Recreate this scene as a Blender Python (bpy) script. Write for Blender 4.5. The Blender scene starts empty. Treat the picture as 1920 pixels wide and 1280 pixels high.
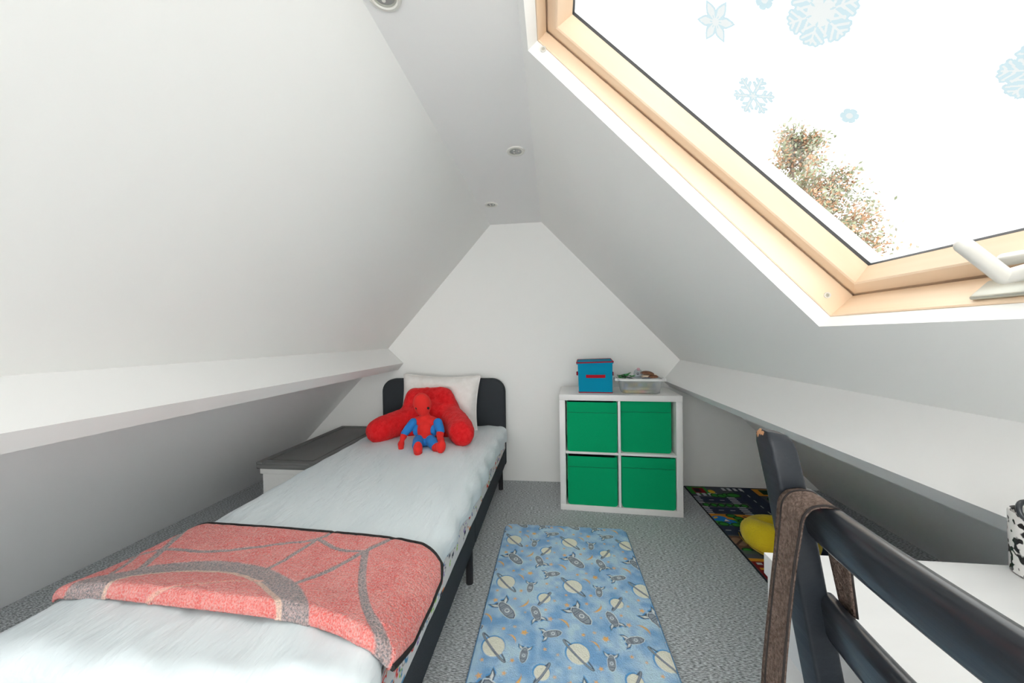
import bpy, bmesh, math, random
import numpy as np
from mathutils import Vector, Matrix
C = bpy.context
COL = C.scene.collection
random.seed(4); RNG = np.random.default_rng(7)
PI = math.pi

# ------------------------------------------------------------------ camera
F_PX, YAW, PITCH, ROLL, CAM_H = 662.0, 0.1186, -0.0118, -0.0150, 1.148
def cam_axes():
    cy, sy, cp, sp, cr, sr = math.cos(YAW), math.sin(YAW), math.cos(PITCH), math.sin(PITCH), math.cos(ROLL), math.sin(ROLL)
    f = np.array([-sy, cy, 0]); r = np.array([cy, sy, 0]); u = np.array([0, 0, 1.])
    f2 = f*cp + u*sp; u2 = -f*sp + u*cp
    return f2, r*cr + u2*sr, -r*sr + u2*cr
FW, RT, UP = cam_axes()
cd = bpy.data.cameras.new('camera'); cam = bpy.data.objects.new('camera', cd); COL.objects.link(cam)
cd.sensor_width = 36; cd.lens = 36*F_PX/1920; cd.clip_start = .02; cd.clip_end = 200
m = Matrix.Identity(4)
for i in range(3):
    m[i][0], m[i][1], m[i][2] = RT[i], UP[i], -FW[i]
m[2][3] = CAM_H
cam.matrix_world = m
C.scene.camera = cam
def at(px, py, x=None, y=None, z=None):
    """point of the room on the plane x=, y= or z= that a measured photo point belongs to"""
    v = FW*F_PX + RT*(px-960) + UP*(640-py); o = np.array([0, 0, CAM_H])
    k, val = (0, x) if x is not None else (1, y) if y is not None else (2, z)
    return o + v*(val-o[k])/v[k]

# ------------------------------------------------------------------ world, light, exposure
w = bpy.data.worlds.new('overcast_sky'); C.scene.world = w; w.use_nodes = True
bg = w.node_tree.nodes['Background']; bg.inputs[0].default_value = (1, .99, .975, 1); bg.inputs[1].default_value = 3.0
vs = C.scene.view_settings
vs.view_transform = 'Standard'; vs.look = 'None'; vs.gamma = 1; vs.use_curve_mapping = False
vs.exposure = 1.13
C.scene.render.film_transparent = False

# ------------------------------------------------------------------ materials
def mat(name, col, rough=.6, spec=.5, noise=None, bump=None, metal=0, attr=False, sheen=0, coat=0):
    """noise=(scale, strength, stretch xyz, second colour); bump=(scale, strength, stretch)"""
    M = bpy.data.materials.new(name); M.use_nodes = True; nt = M.node_tree; N = nt.nodes; L = nt.links
    b = N['Principled BSDF']
    b.inputs['Roughness'].default_value = rough; b.inputs['Metallic'].default_value = metal
    b.inputs['Specular IOR Level'].default_value = spec
    b.inputs['Sheen Weight'].default_value = sheen; b.inputs['Coat Weight'].default_value = coat
    c = (*col, 1); b.inputs['Base Color'].default_value = c
    src = None
    if attr:
        a = N.new('ShaderNodeAttribute'); a.attribute_name = 'paint'; src = a.outputs['Color']
    tc = N.new('ShaderNodeTexCoord')
    if noise:
        sc, st, stretch, col2 = noise
        mp = N.new('ShaderNodeMapping'); mp.inputs['Scale'].default_value = stretch; L.new(tc.outputs['Object'], mp.inputs[0])
        n = N.new('ShaderNodeTexNoise'); n.inputs['Scale'].default_value = sc; n.inputs['Detail'].default_value = 4; L.new(mp.outputs[0], n.inputs['Vector'])
        r = N.new('ShaderNodeMapRange'); r.inputs[1].default_value = .36; r.inputs[2].default_value = .64; r.inputs[4].default_value = st
        L.new(n.outputs[0], r.inputs[0])
        x = N.new('ShaderNodeMix'); x.data_type = 'RGBA'; L.new(r.outputs[0], x.inputs['Factor'])
        if src: L.new(src, x.inputs['A'])
        else: x.inputs['A'].default_value = c
        x.inputs['B'].default_value = (*col2, 1); src = x.outputs['Result']
    if src: L.new(src, b.inputs['Base Color'])
    if bump:
        sc, st, stretch = bump
        mp = N.new('ShaderNodeMapping'); mp.inputs['Scale'].default_value = stretch; L.new(tc.outputs['Object'], mp.inputs[0])
        n = N.new('ShaderNodeTexNoise'); n.inputs['Scale'].default_value = sc; n.inputs['Detail'].default_value = 3; L.new(mp.outputs[0], n.inputs['Vector'])
        bp = N.new('ShaderNodeBump'); bp.inputs['Strength'].default_value = st; bp.inputs['Distance'].default_value = .01
        L.new(n.outputs[0], bp.inputs['Height']); L.new(bp.outputs[0], b.inputs['Normal'])
    return M
def srgb(r, g, b):
    f = lambda c: (c/255/12.92) if c/255 <= .04045 else ((c/255+.055)/1.055)**2.4
    return (f(r), f(g), f(b))
M = {}
M['wall'] = mat('white_wall_paint', (.905, .908, .885), .75, .25, bump=(9, .08, (1, 1, 1)))
M['wall_low'] = mat('white_lining_paint', (.90, .905, .905), .6, .3, bump=(2.2, .45, (1, .55, 1)))
M['ceiling'] = mat('white_ceiling_paint', (.89, .89, .88), .8, .2)
M['trim'] = mat('white_gloss_trim', (.90, .90, .89), .5, .4)
M['carpet'] = mat('grey_loop_carpet', (.19, .205, .213), .95, .1, noise=(190, 1.0, (.4, 1.6, 1), (.78, .82, .84)), bump=(260, .5, (.5, 1.2, 1)))
M['wood'] = mat('pine', srgb(246, 222, 194), .42, .5, noise=(26, .35, (1, .06, 1), srgb(228, 190, 150)))
M['wood_u'] = mat('pine_other_grain', srgb(246, 222, 194), .42, .5, noise=(26, .35, (.08, 1, .08), srgb(228, 190, 150)))
M['seal'] = mat('dark_seal', (.03, .03, .03), .6)
M['alu'] = mat('aluminium_cladding', (.80, .81, .82), .5, .5, noise=(160, .5, (1, 1, 1), (.66, .67, .69)))
M['plastic_white'] = mat('off_white_plastic', (.74, .73, .68), .35)
M['plate_metal'] = mat('pale_metal', (.55, .56, .5), .35, metal=.5)
M['charcoal'] = mat('charcoal_upholstery', (.036, .042, .048), .9, .2, noise=(400, .6, (1, 1, 1), (.062, .069, .077)), bump=(500, .4, (1, 1, 1)))
M['black_metal'] = mat('black_metal', (.012, .012, .014), .45)
M['coverlet'] = mat('pale_blue_cotton', (.745, .82, .85), .85, .2, noise=(14, .5, (1, .25, 1), (.80, .86, .88)), bump=(45, .6, (1, .3, 1)))
M['pillow'] = mat('cream_cotton', (.88, .86, .83), .85, .2, noise=(25, .5, (1, .4, 1), (.78, .74, .70)), bump=(35, .3, (1, 1, 1)))
M['print'] = mat('printed_cotton', (.8, .8, .8), .85, .2, attr=True)
M['red_plush'] = mat('red_plush', (.74, .006, .010), .8, .2, noise=(38, .6, (1, 1, 1), (.90, .03, .035)), bump=(90, .9, (1, 1, 1)), sheen=.1)
M['doll_red'] = mat('red_velour', (.80, .03, .025), .8, .2, bump=(160, .3, (1, 1, 1)), sheen=.08)
M['doll_blue'] = mat('blue_velour', (.025, .22, .62), .8, .2, bump=(160, .3, (1, 1, 1)), sheen=.08)
M['black_thread'] = mat('black_thread', (.012, .01, .01), .7)
M['blanket'] = mat('fleece', (.8, .3, .3), .95, .1, attr=True, noise=(230, .55, (1, 1, 1), (.88, .60, .56)), bump=(170, 1.0, (1, 1, 1)), sheen=.3)
M['rug'] = mat('fleece_rug', (.4, .6, .8), .95, .1, attr=True, bump=(260, .5, (1, 1, 1)), sheen=.15)
M['matprint'] = mat('printed_mat', (.4, .6, .8), .9, .1, attr=True, bump=(300, .3, (1, 1, 1)))
M['white_lam'] = mat('white_laminate', (.80, .79, .775), .38, .5)
M['white_desk'] = mat('white_desk_laminate', (.78, .785, .78), .3, .5, noise=(7, .12, (1, 3, 1), (.55, .55, .56)))
M['green'] = mat('green_fabric', (.0, .36, .14), .9, .15, noise=(300, .4, (1, 1, 1), (.0, .29, .11)), bump=(8, .35, (1, 1, 2)))
M['green_dark'] = mat('green_seam', (.0, .12, .05), .9)
M['dark_in'] = mat('bin_near_black', (.012, .02, .02), .9)
M['teal'] = mat('blue_canvas', (.0, .27, .44), .85, .15, bump=(400, .2, (1, 1, 1)))
M['red_tape'] = mat('red_binding', (.42, .006, .02), .8, .2)
M['box_lid'] = mat('dark_grey_plastic', (.17, .172, .17), .6, .35)
M['box_body'] = mat('light_grey_fabric', (.78, .78, .76), .85, .2, bump=(9, .9, (1, 1, 1)))
M['yellow'] = mat('yellow_plush', (.90, .66, .02), .85, .2, noise=(22, .4, (1, 1, 1), (.80, .56, .015)), bump=(120, .5, (1, 1, 1)), sheen=.2)
M['black_wood'] = mat('black_lacquered_wood', (.016, .020, .026), .3, .55, bump=(60, .12, (1, .1, 1)), coat=.25)
M['strap'] = mat('brown_webbing', (.125, .088, .07), .95, .1, noise=(260, .7, (1, 1, 1), (.27, .195, .165)), bump=(350, .8, (1, 1, 1)))
M['strap_dark'] = mat('dark_brown_edge', (.02, .015, .014), .9)
M['brown'] = mat('brown_plastic_toy', (.24, .10, .045), .5, .4, noise=(60, .6, (1, 1, 1), (.09, .035, .02)))
M['cream'] = mat('cream_toy', (.78, .66, .50), .6)
M['toy_green'] = mat('green_toy', (.02, .22, .04), .5)
M['sticker_body'] = None
def translucent(name, col, a=.9):
    m_ = bpy.data.materials.new(name); m_.use_nodes = True; nt = m_.node_tree; N = nt.nodes
    for n in list(N): N.remove(n)
    o = N.new('ShaderNodeOutputMaterial'); t = N.new('ShaderNodeBsdfTranslucent'); t.inputs[0].default_value = (*col, 1)
    d = N.new('ShaderNodeBsdfDiffuse'); d.inputs[0].default_value = (*col, 1)
    x = N.new('ShaderNodeMixShader'); x.inputs[0].default_value = .25
    nt.links.new(t.outputs[0], x.inputs[1]); nt.links.new(d.outputs[0], x.inputs[2]); nt.links.new(x.outputs[0], o.inputs[0])
    return m_
M['sticker_body'] = translucent('sticker_white', (.40, .41, .412))
M['sticker_edge'] = translucent('sticker_blue', (.305, .375, .405))
def clear(name, tint, gloss=.08, rough=.0, body=0, bodycol=(.8, .8, .8)):
    m_ = bpy.data.materials.new(name); m_.use_nodes = True; nt = m_.node_tree; N = nt.nodes; L = nt.links
    for n in list(N): N.remove(n)
    o = N.new('ShaderNodeOutputMaterial'); t = N.new('ShaderNodeBsdfTransparent'); t.inputs[0].default_value = (*tint, 1)
    g = N.new('ShaderNodeBsdfGlossy'); g.inputs['Roughness'].default_value = rough
    lw = N.new('ShaderNodeLayerWeight'); pw = N.new('ShaderNodeMath'); pw.operation = 'POWER'; pw.inputs[1].default_value = 5; L.new(lw.outputs['Facing'], pw.inputs[0])
    fr = N.new('ShaderNodeMath'); fr.operation = 'MULTIPLY_ADD'; fr.inputs[1].default_value = .9; fr.inputs[2].default_value = .035; L.new(pw.outputs[0], fr.inputs[0])
    x = N.new('ShaderNodeMixShader'); L.new(fr.outputs[0], x.inputs[0]); L.new(t.outputs[0], x.inputs[1]); L.new(g.outputs[0], x.inputs[2])
    out = x.outputs[0]
    if body:
        d = N.new('ShaderNodeBsdfTranslucent'); d.inputs[0].default_value = (*bodycol, 1)
        d2 = N.new('ShaderNodeBsdfDiffuse'); d2.inputs[0].default_value = (*bodycol, 1)
        y0 = N.new('ShaderNodeMixShader'); y0.inputs[0].default_value = .5; L.new(d.outputs[0], y0.inputs[1]); L.new(d2.outputs[0], y0.inputs[2])
        y = N.new('ShaderNodeMixShader'); y.inputs[0].default_value = body; L.new(out, y.inputs[1]); L.new(y0.outputs[0], y.inputs[2]); out = y.outputs[0]
    L.new(out, o.inputs[0]); return m_
M['clear_glass'] = clear('plain_glass', (.97, .975, .975))
M['glass'] = clear('window_glass', (.70, .71, .71))
M['tub'] = clear('frosted_tub_plastic', (.9, .92, .93), body=.26, bodycol=(.90, .91, .90))
M['bottle'] = clear('clear_bottle_plastic', (.86, .9, .93), body=.12)

# ------------------------------------------------------------------ helpers
def link(name, me, mt, parent=None, smooth=False):
    o = bpy.data.objects.new(name, me); COL.objects.link(o)
    if mt is not None:
        me.materials.clear()
        for q in (mt if isinstance(mt, (list, tuple)) else [mt]): me.materials.append(q)
    if smooth: me.shade_smooth()
    if parent: o.parent = parent
    return o
def obj(name, bm, mt, parent=None, smooth=False, recalc=True):
    if recalc: bmesh.ops.recalc_face_normals(bm, faces=bm.faces)
    me = bpy.data.meshes.new(name); bm.to_mesh(me); bm.free()
    return link(name, me, mt, parent, smooth)
def smooth_sharp(o, ang=35):
    o.data.shade_smooth(); o.data.set_sharp_from_angle(angle=math.radians(ang)); return o
def pydata(name, V, Fc, mt, parent=None, smooth=False):
    me = bpy.data.meshes.new(name); me.from_pydata([tuple(map(float, v)) for v in V], [], Fc); me.update()
    return link(name, me, mt, parent, smooth)
def bx(bm, lo, hi, bev=0, M4=None, seg=2):
    r = bmesh.ops.create_cube(bm, size=1)['verts']
    lo, hi = Vector(lo), Vector(hi); c = (lo+hi)/2; s = hi-lo
    for v in r: v.co = Vector((v.co.x*s.x+c.x, v.co.y*s.y+c.y, v.co.z*s.z+c.z))
    if bev:
        ed = list({e for v in r for e in v.link_edges})
        rr = bmesh.ops.bevel(bm, geom=ed, offset=bev, segments=seg, affect='EDGES', profile=.5)
        r = list({v for f in rr['faces'] for v in f.verts} | {v for v in r if v.is_valid})
    if M4 is not None:
        for v in r: v.co = M4 @ v.co
    return r
def box(name, lo, hi, mt, parent=None, bev=.002, M4=None, seg=2):
    bm = bmesh.new(); bx(bm, lo, hi, bev, M4, seg); o = obj(name, bm, mt, parent)
    if bev: smooth_sharp(o, 50)
    return o
def prism(name, poly, axis, a, b, mt, parent=None):
    """poly of (p,q); axis 'y' -> (p, y, q)"""
    n = len(poly); V = []
    for t in (a, b):
        for p, q in poly: V.append((p, t, q) if axis == 'y' else (t, p, q) if axis == 'x' else (p, q, t))
    Fc = [tuple(range(n))[::-1], tuple(range(n, 2*n))] + [(i, (i+1) % n, n+(i+1) % n, n+i) for i in range(n)]
    bm = bmesh.new(); vv = [bm.verts.new(v) for v in V]
    for f in Fc: bm.faces.new([vv[i] for i in f])
    return obj(name, bm, mt, parent)
def tube_into(bm, pts, rad, sec=12, close=False, caps=True, flat=1.0):
    pts = [Vector(p) for p in pts]; n = len(pts)
    rad = rad if isinstance(rad, (list, tuple)) else [rad]*n
    up = Vector((0, 0, 1)); rings = []; pn = None
    for i, p in enumerate(pts):
        if close: t = pts[(i+1) % n]-pts[i-1]
        else: t = pts[min(i+1, n-1)]-pts[max(i-1, 0)]
        t.normalize()
        if pn is None:
            a = up if abs(t.z) < .9 else Vector((1, 0, 0)); nn = (a - t*a.dot(t)).normalized()
        else: nn = (pn - t*pn.dot(t)).normalized()
        pn = nn; bb = t.cross(nn)
        rings.append([bm.verts.new(p + nn*math.cos(2*PI*k/sec)*rad[i] + bb*math.sin(2*PI*k/sec)*rad[i]*flat) for k in range(sec)])
    for i in range(n if close else n-1):
        A, B = rings[i], rings[(i+1) % n]
        for k in range(sec): bm.faces.new((A[k], A[(k+1) % sec], B[(k+1) % sec], B[k]))
    if caps and not close:
        bm.faces.new(rings[0][::-1]); bm.faces.new(rings[-1])
def tube(name, pts, rad, mt, parent=None, sec=12, close=False, flat=1.0):
    bm = bmesh.new(); tube_into(bm, pts, rad, sec, close, True, flat); o = obj(name, bm, mt, parent); smooth_sharp(o, 60); return o
def capsule_pts(a, b, r0, r1, n=9):
    """points and radii of a rounded, tapering limb"""
    a, b = Vector(a), Vector(b); d = (b-a); L_ = d.length; d.normalize(); P, R = [], []
    for k in range(6):
        t = k/5*PI/2; P.append(a - d*r0*math.cos(t)); R.append(max(r0*math.sin(t), r0*.05))
    for k in range(1, n): P.append(a + d*L_*k/n); R.append(r0+(r1-r0)*k/n)
    for k in range(6):
        t = k/5*PI/2; P.append(b + d*r1*math.sin(t)); R.append(max(r1*math.cos(t), r1*.05))
    return P, R
def ell(bm, c, s, rot=None, u=24, v=16):
    r = bmesh.ops.create_uvsphere(bm, u_segments=u, v_segments=v, radius=1)['verts']
    Mx = Matrix.Translation(c) @ (rot if rot is not None else Matrix.Identity(4)) @ Matrix.Diagonal((*s, 1))
    for q in r: q.co = Mx @ q.co
    return r
def lathe(name, prof, mt, parent=None, loc=(0, 0, 0), n=32, M4=None):
    bm = bmesh.new(); R = []
    for r, z in prof:
        R.append([bm.verts.new((r*math.cos(2*PI*k/n)+loc[0], r*math.sin(2*PI*k/n)+loc[1], z+loc[2])) for k in range(n)])
    for A, B in zip(R, R[1:]):
        for k in range(n): bm.faces.new((A[k], A[(k+1) % n], B[(k+1) % n], B[k]))
    if prof[0][0] > 1e-5: pass
    bmesh.ops.remove_doubles(bm, verts=bm.verts, dist=1e-6)
    if M4 is not None: bmesh.ops.transform(bm, matrix=M4, verts=bm.verts)
    o = obj(name, bm, mt, parent); smooth_sharp(o, 40); return o
def empty(name, loc, label, cat, group=None, rz=0):
    o = bpy.data.objects.new(name, None); COL.objects.link(o); o.location = loc; o.rotation_euler = (0, 0, rz)
    o.empty_display_size = .1; tag(o, label, cat, group); return o
def tag(o, label, cat, group=None):
    o['label'] = label; o['category'] = cat
    if group: o['group'] = group
    return o
def adopt(parent, *objs):
    """children were modelled in room coordinates: keep them there under a moved empty"""
    Mi = (Matrix.Translation(parent.location) @ parent.rotation_euler.to_matrix().to_4x4()).inverted()
    for o in objs:
        o.parent = parent; o.matrix_parent_inverse = Mi
def struct(o): o['kind'] = 'structure'; return o
def remesh(o, vox, it=6):
    r = o.modifiers.new('r', 'REMESH'); r.mode = 'VOXEL'; r.voxel_size = vox; r.use_smooth_shade = True
    s = o.modifiers.new('s', 'SMOOTH'); s.iterations = it; s.factor = .6
def vnoise(x, y, seed=0):
    """cheap smooth value noise"""
    xi, yi = np.floor(x).astype(int), np.floor(y).astype(int); xf, yf = x-xi, y-yi
    h = lambda a, b: np.abs(np.sin((a*127.1+b*311.7+seed*74.7))*43758.5453) % 1
    u, v = xf*xf*(3-2*xf), yf*yf*(3-2*yf)
    return (h(xi, yi)*(1-u)+h(xi+1, yi)*u)*(1-v)+(h(xi, yi+1)*(1-u)+h(xi+1, yi+1)*u)*v
class Canvas:
    """flat print: colours stored on the vertices of a fine mesh"""
    def __init__(s, X, Y, base, aa):
        s.X, s.Y, s.aa = X.ravel(), Y.ravel(), aa
        s.c = np.tile(np.array(base, float), (s.X.size, 1)); s.h = np.zeros(s.X.size)
    def near(s, cx, cy, r):
        return np.nonzero((np.abs(s.X-cx) < r) & (np.abs(s.Y-cy) < r))[0]
    def put(s, idx, d, col, h=None, a=1):
        k = np.clip(.5-d/s.aa, 0, 1)*a
        s.c[idx] = s.c[idx]*(1-k[:, None]) + np.array(col)*k[:, None]
        if h is not None: s.h[idx] = s.h[idx]*(1-k)+h*k
    def ell(s, cx, cy, a, b, ang, col, h=None, al=1):
        i = s.near(cx, cy, max(a, b)+.01)
        if not len(i): return
        ca, sa = math.cos(ang), math.sin(ang); x, y = s.X[i]-cx, s.Y[i]-cy
        u, v = x*ca+y*sa, -x*sa+y*ca; k = np.sqrt((u/a)**2+(v/b)**2)
        s.put(i, (k-1)*min(a, b), col, h, al)
    def line(s, pts, wd, col, h=None, al=1):
        for (x0, y0), (x1, y1) in zip(pts, pts[1:]):
            cx, cy = (x0+x1)/2, (y0+y1)/2; L_ = math.hypot(x1-x0, y1-y0)
            i = s.near(cx, cy, L_/2+wd+.01)
            if not len(i): continue
            dx, dy = x1-x0, y1-y0; t = np.clip(((s.X[i]-x0)*dx+(s.Y[i]-y0)*dy)/max(L_*L_, 1e-9), 0, 1)
            s.put(i, np.hypot(s.X[i]-x0-t*dx, s.Y[i]-y0-t*dy)-wd/2, col, h, al)
    def poly(s, pts, col, h=None, al=1):
        P = np.array(pts); c = P.mean(0); r = np.abs(P-c).max()+.01; i = s.near(c[0], c[1], r)
        if not len(i): return
        x, y = s.X[i], s.Y[i]; ins = np.zeros(len(i), bool); d = np.full(len(i), 9.)
        for (x0, y0), (x1, y1) in zip(pts, pts[1:]+pts[:1]):
            if y1 != y0: ins ^= ((y0 > y) != (y1 > y)) & (x < (x1-x0)*(y-y0)/(y1-y0)+x0)
            dx, dy = x1-x0, y1-y0; t = np.clip(((x-x0)*dx+(y-y0)*dy)/max(dx*dx+dy*dy, 1e-9), 0, 1)
            d = np.minimum(d, np.hypot(x-x0-t*dx, y-y0-t*dy))
        s.put(i, np.where(ins, -d, d), col, h, al)
    def rect(s, x0, y0, x1, y1, col, al=1): s.poly([(x0, y0), (x1, y0), (x1, y1), (x0, y1)], col, None, al)
def set_paint(me, cols):
    a = me.color_attributes.new('paint', 'FLOAT_COLOR', 'POINT')
    d = np.ones((len(cols), 4), np.float32); d[:, :3] = cols; a.data.foreach_set('color', d.ravel())
def grid_faces(nx, ny):
    i, j = np.meshgrid(np.arange(nx-1), np.arange(ny-1), indexing='ij'); a = i*ny+j
    return np.stack([a, a+ny, a+ny+1, a+1], -1).reshape(-1, 4)
def np_mesh(name, V, Fq, mt, parent=None, cols=None, smooth=True):
    me = bpy.data.meshes.new(name); V = np.asarray(V, np.float32); Fq = np.asarray(Fq, np.int32); k = Fq.shape[1]
    me.vertices.add(len(V)); me.vertices.foreach_set('co', V.ravel())
    me.loops.add(Fq.size); me.loops.foreach_set('vertex_index', Fq.ravel())
    me.polygons.add(len(Fq)); me.polygons.foreach_set('loop_start', np.arange(0, Fq.size, k, dtype=np.int32))
    me.update(calc_edges=True); me.validate()
    if cols is not None: set_paint(me, cols)
    return link(name, me, mt, parent, smooth)

# ------------------------------------------------------------------ room shell
D = 2.80; YB = -1.7
CZ = 2.051; XL, XR = -.494, -.086
LA, LN, LL, LF = (-1.373, 1.070), (-1.242, .948), (-1.290, .892), (-2.409, 0)
RA, RN, RL, RF = (.944, .9583), (.819, .804), (.863, .758), (1.902, 0)
T = .12
struct(box('floor', (-2.7, YB-.1, -.1), (2.2, D+.1, 0), M['carpet'], bev=0))
struct(box('ceiling', (XL-.02, YB-.1, CZ), (XR+.02, D+.1, CZ+.1), M['ceiling'], bev=0))
prof = [(-2.55, -.02), LF, LA, (XL, CZ), (XR, CZ), RA, RF, (2.05, -.02)]
struct(prism('wall_end', [(-2.7, -.05), (-2.7, .2), (XL-.1, CZ+.12), (XR+.1, CZ+.12), (2.2, .2), (2.2, -.05)], 'y', D, D+.1, M['wall']))
WX0, WX1, WZ0, WZ1 = -1.40, 1.0, .15, 1.88          # window added in the unseen rear gable, made up to light the end wall
bmr = bmesh.new()
for poly in ([(-2.7, -.05), (-2.7, .2), (WX0, CZ+.1), (WX0, -.05)], [(WX1, -.05), (WX1, CZ+.1), (2.2, .2), (2.2, -.05)], [(WX0, -.05), (WX0, WZ0), (WX1, WZ0), (WX1, -.05)], [(WX0, WZ1), (WX0, CZ+.12), (WX1, CZ+.12), (WX1, WZ1)]):
    a_ = [bmr.verts.new((p, YB-.1, q)) for p, q in poly]; b_ = [bmr.verts.new((p, YB, q)) for p, q in poly]; bmr.faces.new(a_); bmr.faces.new(b_[::-1])
    for i in range(4): bmr.faces.new((a_[i], a_[(i+1) % 4], b_[(i+1) % 4], b_[i]))
struct(obj('wall_rear', bmr, M['wall']))
w2 = struct(bpy.data.objects.new('added_fill_window', None)); COL.objects.link(w2)
for lo, hi in (((WX0, YB-.09, WZ0), (WX0+.05, YB-.03, WZ1)), ((WX1-.05, YB-.09, WZ0), (WX1, YB-.03, WZ1)), ((WX0+.05, YB-.09, WZ0), (WX1-.05, YB-.03, WZ0+.05)), ((WX0+.05, YB-.09, WZ1-.05), (WX1-.05, YB-.03, WZ1)), ((-.225, YB-.09, WZ0+.05), (-.175, YB-.03, WZ1-.05))):
    box('fill_window_frame', lo, hi, M['trim'], w2, bev=.003)
box('pane', (WX0+.05, YB-.062, WZ0+.05), (-.225, YB-.056, WZ1-.05), M['clear_glass'], w2, bev=0); box('pane', (-.175, YB-.062, WZ0+.05), (WX1-.05, YB-.056, WZ1-.05), M['clear_glass'], w2, bev=0)
def slab(name, p, q, out, mt):
    d = Vector((q[0]-p[0], q[1]-p[1])); n = Vector((d.y, -d.x)).normalized()*T
    if n.dot(Vector(out)) < 0: n = -n
    e = d.normalized()*.0
    return struct(prism(name, [p, q, (q[0]+n.x, q[1]+n.y), (p[0]+n.x, p[1]+n.y)], 'y', YB, D, mt))
slab('wall_left_upper', (XL, CZ), LA, (-1, 1), M['wall'])
slab('wall_left_lower', LA, LF, (-1, 1), M['wall_low'])
slab('wall_right_lower', RA, RF, (1, 1), M['wall_low'])
# boxed purlins running the length of the room
def purlin(name, A, N_, L_, back):
    n = Vector((A[0]-N_[0], A[1]-N_[1])); b = (L_[0]+n.x, L_[1]+n.y)
    o = prism(name, [A, N_, L_, b], 'y', YB, D, M['trim']); return struct(o)
purlin('trim_1', LA, LN, LL, None)
purlin('trim_2', RA, RN, RL, None)

# ---- right roof slope with the roof window (slope frame: u down the slope, v = room y, w outward)
SL = (CZ-RA[1])/(RA[0]-XR); LS = math.hypot(1, SL)
O = Vector((XR, 0, CZ)); UU = Vector((1/LS, 0, -SL/LS)); VV = Vector((0, 1, 0)); WW = Vector((SL/LS, 0, 1/LS))
ULEN = (Vector((RA[0], 0, RA[1]))-O).length
R0 = (.027, 1.217, .16, 1.10)      # opening u0,u1,v0,v1
def tw(u, w_): return w_ + ((u-1.217)*.038 if w_ > .045 else 0)
def S(u, v, w_=0): return O + UU*u + VV*v + WW*tw(u, w_)
us, vs_ = [0, R0[0], R0[1], ULEN], [YB, R0[2], R0[3], D]
bm = bmesh.new(); G = {}
for k, wv in enumerate((0, .04)):
    for i, u in enumerate(us):
        for j, v in enumerate(vs_): G[i, j, k] = bm.verts.new(O + UU*u + VV*v + WW*wv)
for i in range(3):
    for j in range(3):
        if (i, j) == (1, 1): continue
        for k in (0, 1): bm.faces.new([G[i, j, k], G[i+1, j, k], G[i+1, j+1, k], G[i, j+1, k]])
for a, b in (((1, 1), (2, 1)), ((2, 1), (2, 2)), ((2, 2), (1, 2)), ((1, 2), (1, 1))):
    bm.faces.new([G[a[0], a[1], 0], G[b[0], b[1], 0], G[b[0], b[1], 1], G[a[0], a[1], 1]])
for a, b in (((0, 0), (3, 0)), ((3, 0), (3, 3)), ((3, 3), (0, 3)), ((0, 3), (0, 0))):
    rng_ = [(a[0]+(b[0]-a[0])*t//3, a[1]+(b[1]-a[1])*t//3) for t in range(4)]
    for p, q in zip(rng_, rng_[1:]): bm.faces.new([G[p[0], p[1], 0], G[q[0], q[1], 0], G[q[0], q[1], 1], G[p[0], p[1], 1]])
struct(obj('wall_right_upper', bm, M['wall']))

win = struct(bpy.data.objects.new('window_1', None)); COL.objects.link(win); win.location = S(.62, .63, .1)
def ring(names, prof_, mts, parent, rect=R0, ins_top=0.0):
    """four mitred bars; prof_ = [(inset, w)] around a rectangle"""
    out = []
    u0, u1, v0, v1 = rect
    def corner(k, ins, wv):
        u = (u0+ins+ins_top if k in (0, 1) else u1-ins); v = (v1-ins if k in (1, 2) else v0+ins)
        return S(u, v, wv)
    for k in range(4):
        bm = bmesh.new(); A = [bm.verts.new(corner(k, *p)) for p in prof_]; B = [bm.verts.new(corner((k+1) % 4, *p)) for p in prof_]
        n = len(prof_); bm.faces.new(A); bm.faces.new(B[::-1])
        for i in range(n): bm.faces.new((A[i], A[(i+1) % n], B[(i+1) % n], B[i]))
        o = obj(names[k], bm, mts[k]); out.append(o); adopt(parent, o)
    return out
FR = ['frame_head', 'frame_jamb', 'frame_sill', 'frame_jamb']
W4 = [M['wood'], M['wood_u'], M['wood'], M['wood_u']]
ring(FR, [(-.06, .0405), (.002, .0405), (.004, .043), (.004, .119), (-.012, .121), (-.012, .19), (-.06, .19)], W4, win)
ring(['sash_rail', 'sash_stile', 'sash_rail', 'sash_stile'], [(.005, .126), (.008, .123), (.041, .121), (.045, .124), (.062, .165), (.062, .172), (-.008, .172), (-.008, .128)], W4, win)
ring(['gasket']*4, [(.0610, .166), (.0626, .166), (.0626, .174), (.0610, .174)], [M['seal']]*4, win)
ring(['outer_cladding']*4, [(-.10, .1815), (.052, .1815), (.052, .212), (.046, .216), (-.10, .235)], [M['alu']]*4, win)
bm = bmesh.new(); q = []
for wv in (.174, .180):
    q.append([bm.verts.new(S(u, v, wv)) for u, v in ((R0[0]+.05, R0[2]+.05), (R0[1]-.05, R0[2]+.05), (R0[1]-.05, R0[3]-.05), (R0[0]+.05, R0[3]-.05))])
bm.faces.new(q[0][::-1]); bm.faces.new(q[1])
for i in range(4): bm.faces.new((q[0][i], q[0][(i+1) % 4], q[1][(i+1) % 4], q[1][i]))
adopt(win, obj('pane', bm, M['glass']))
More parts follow.
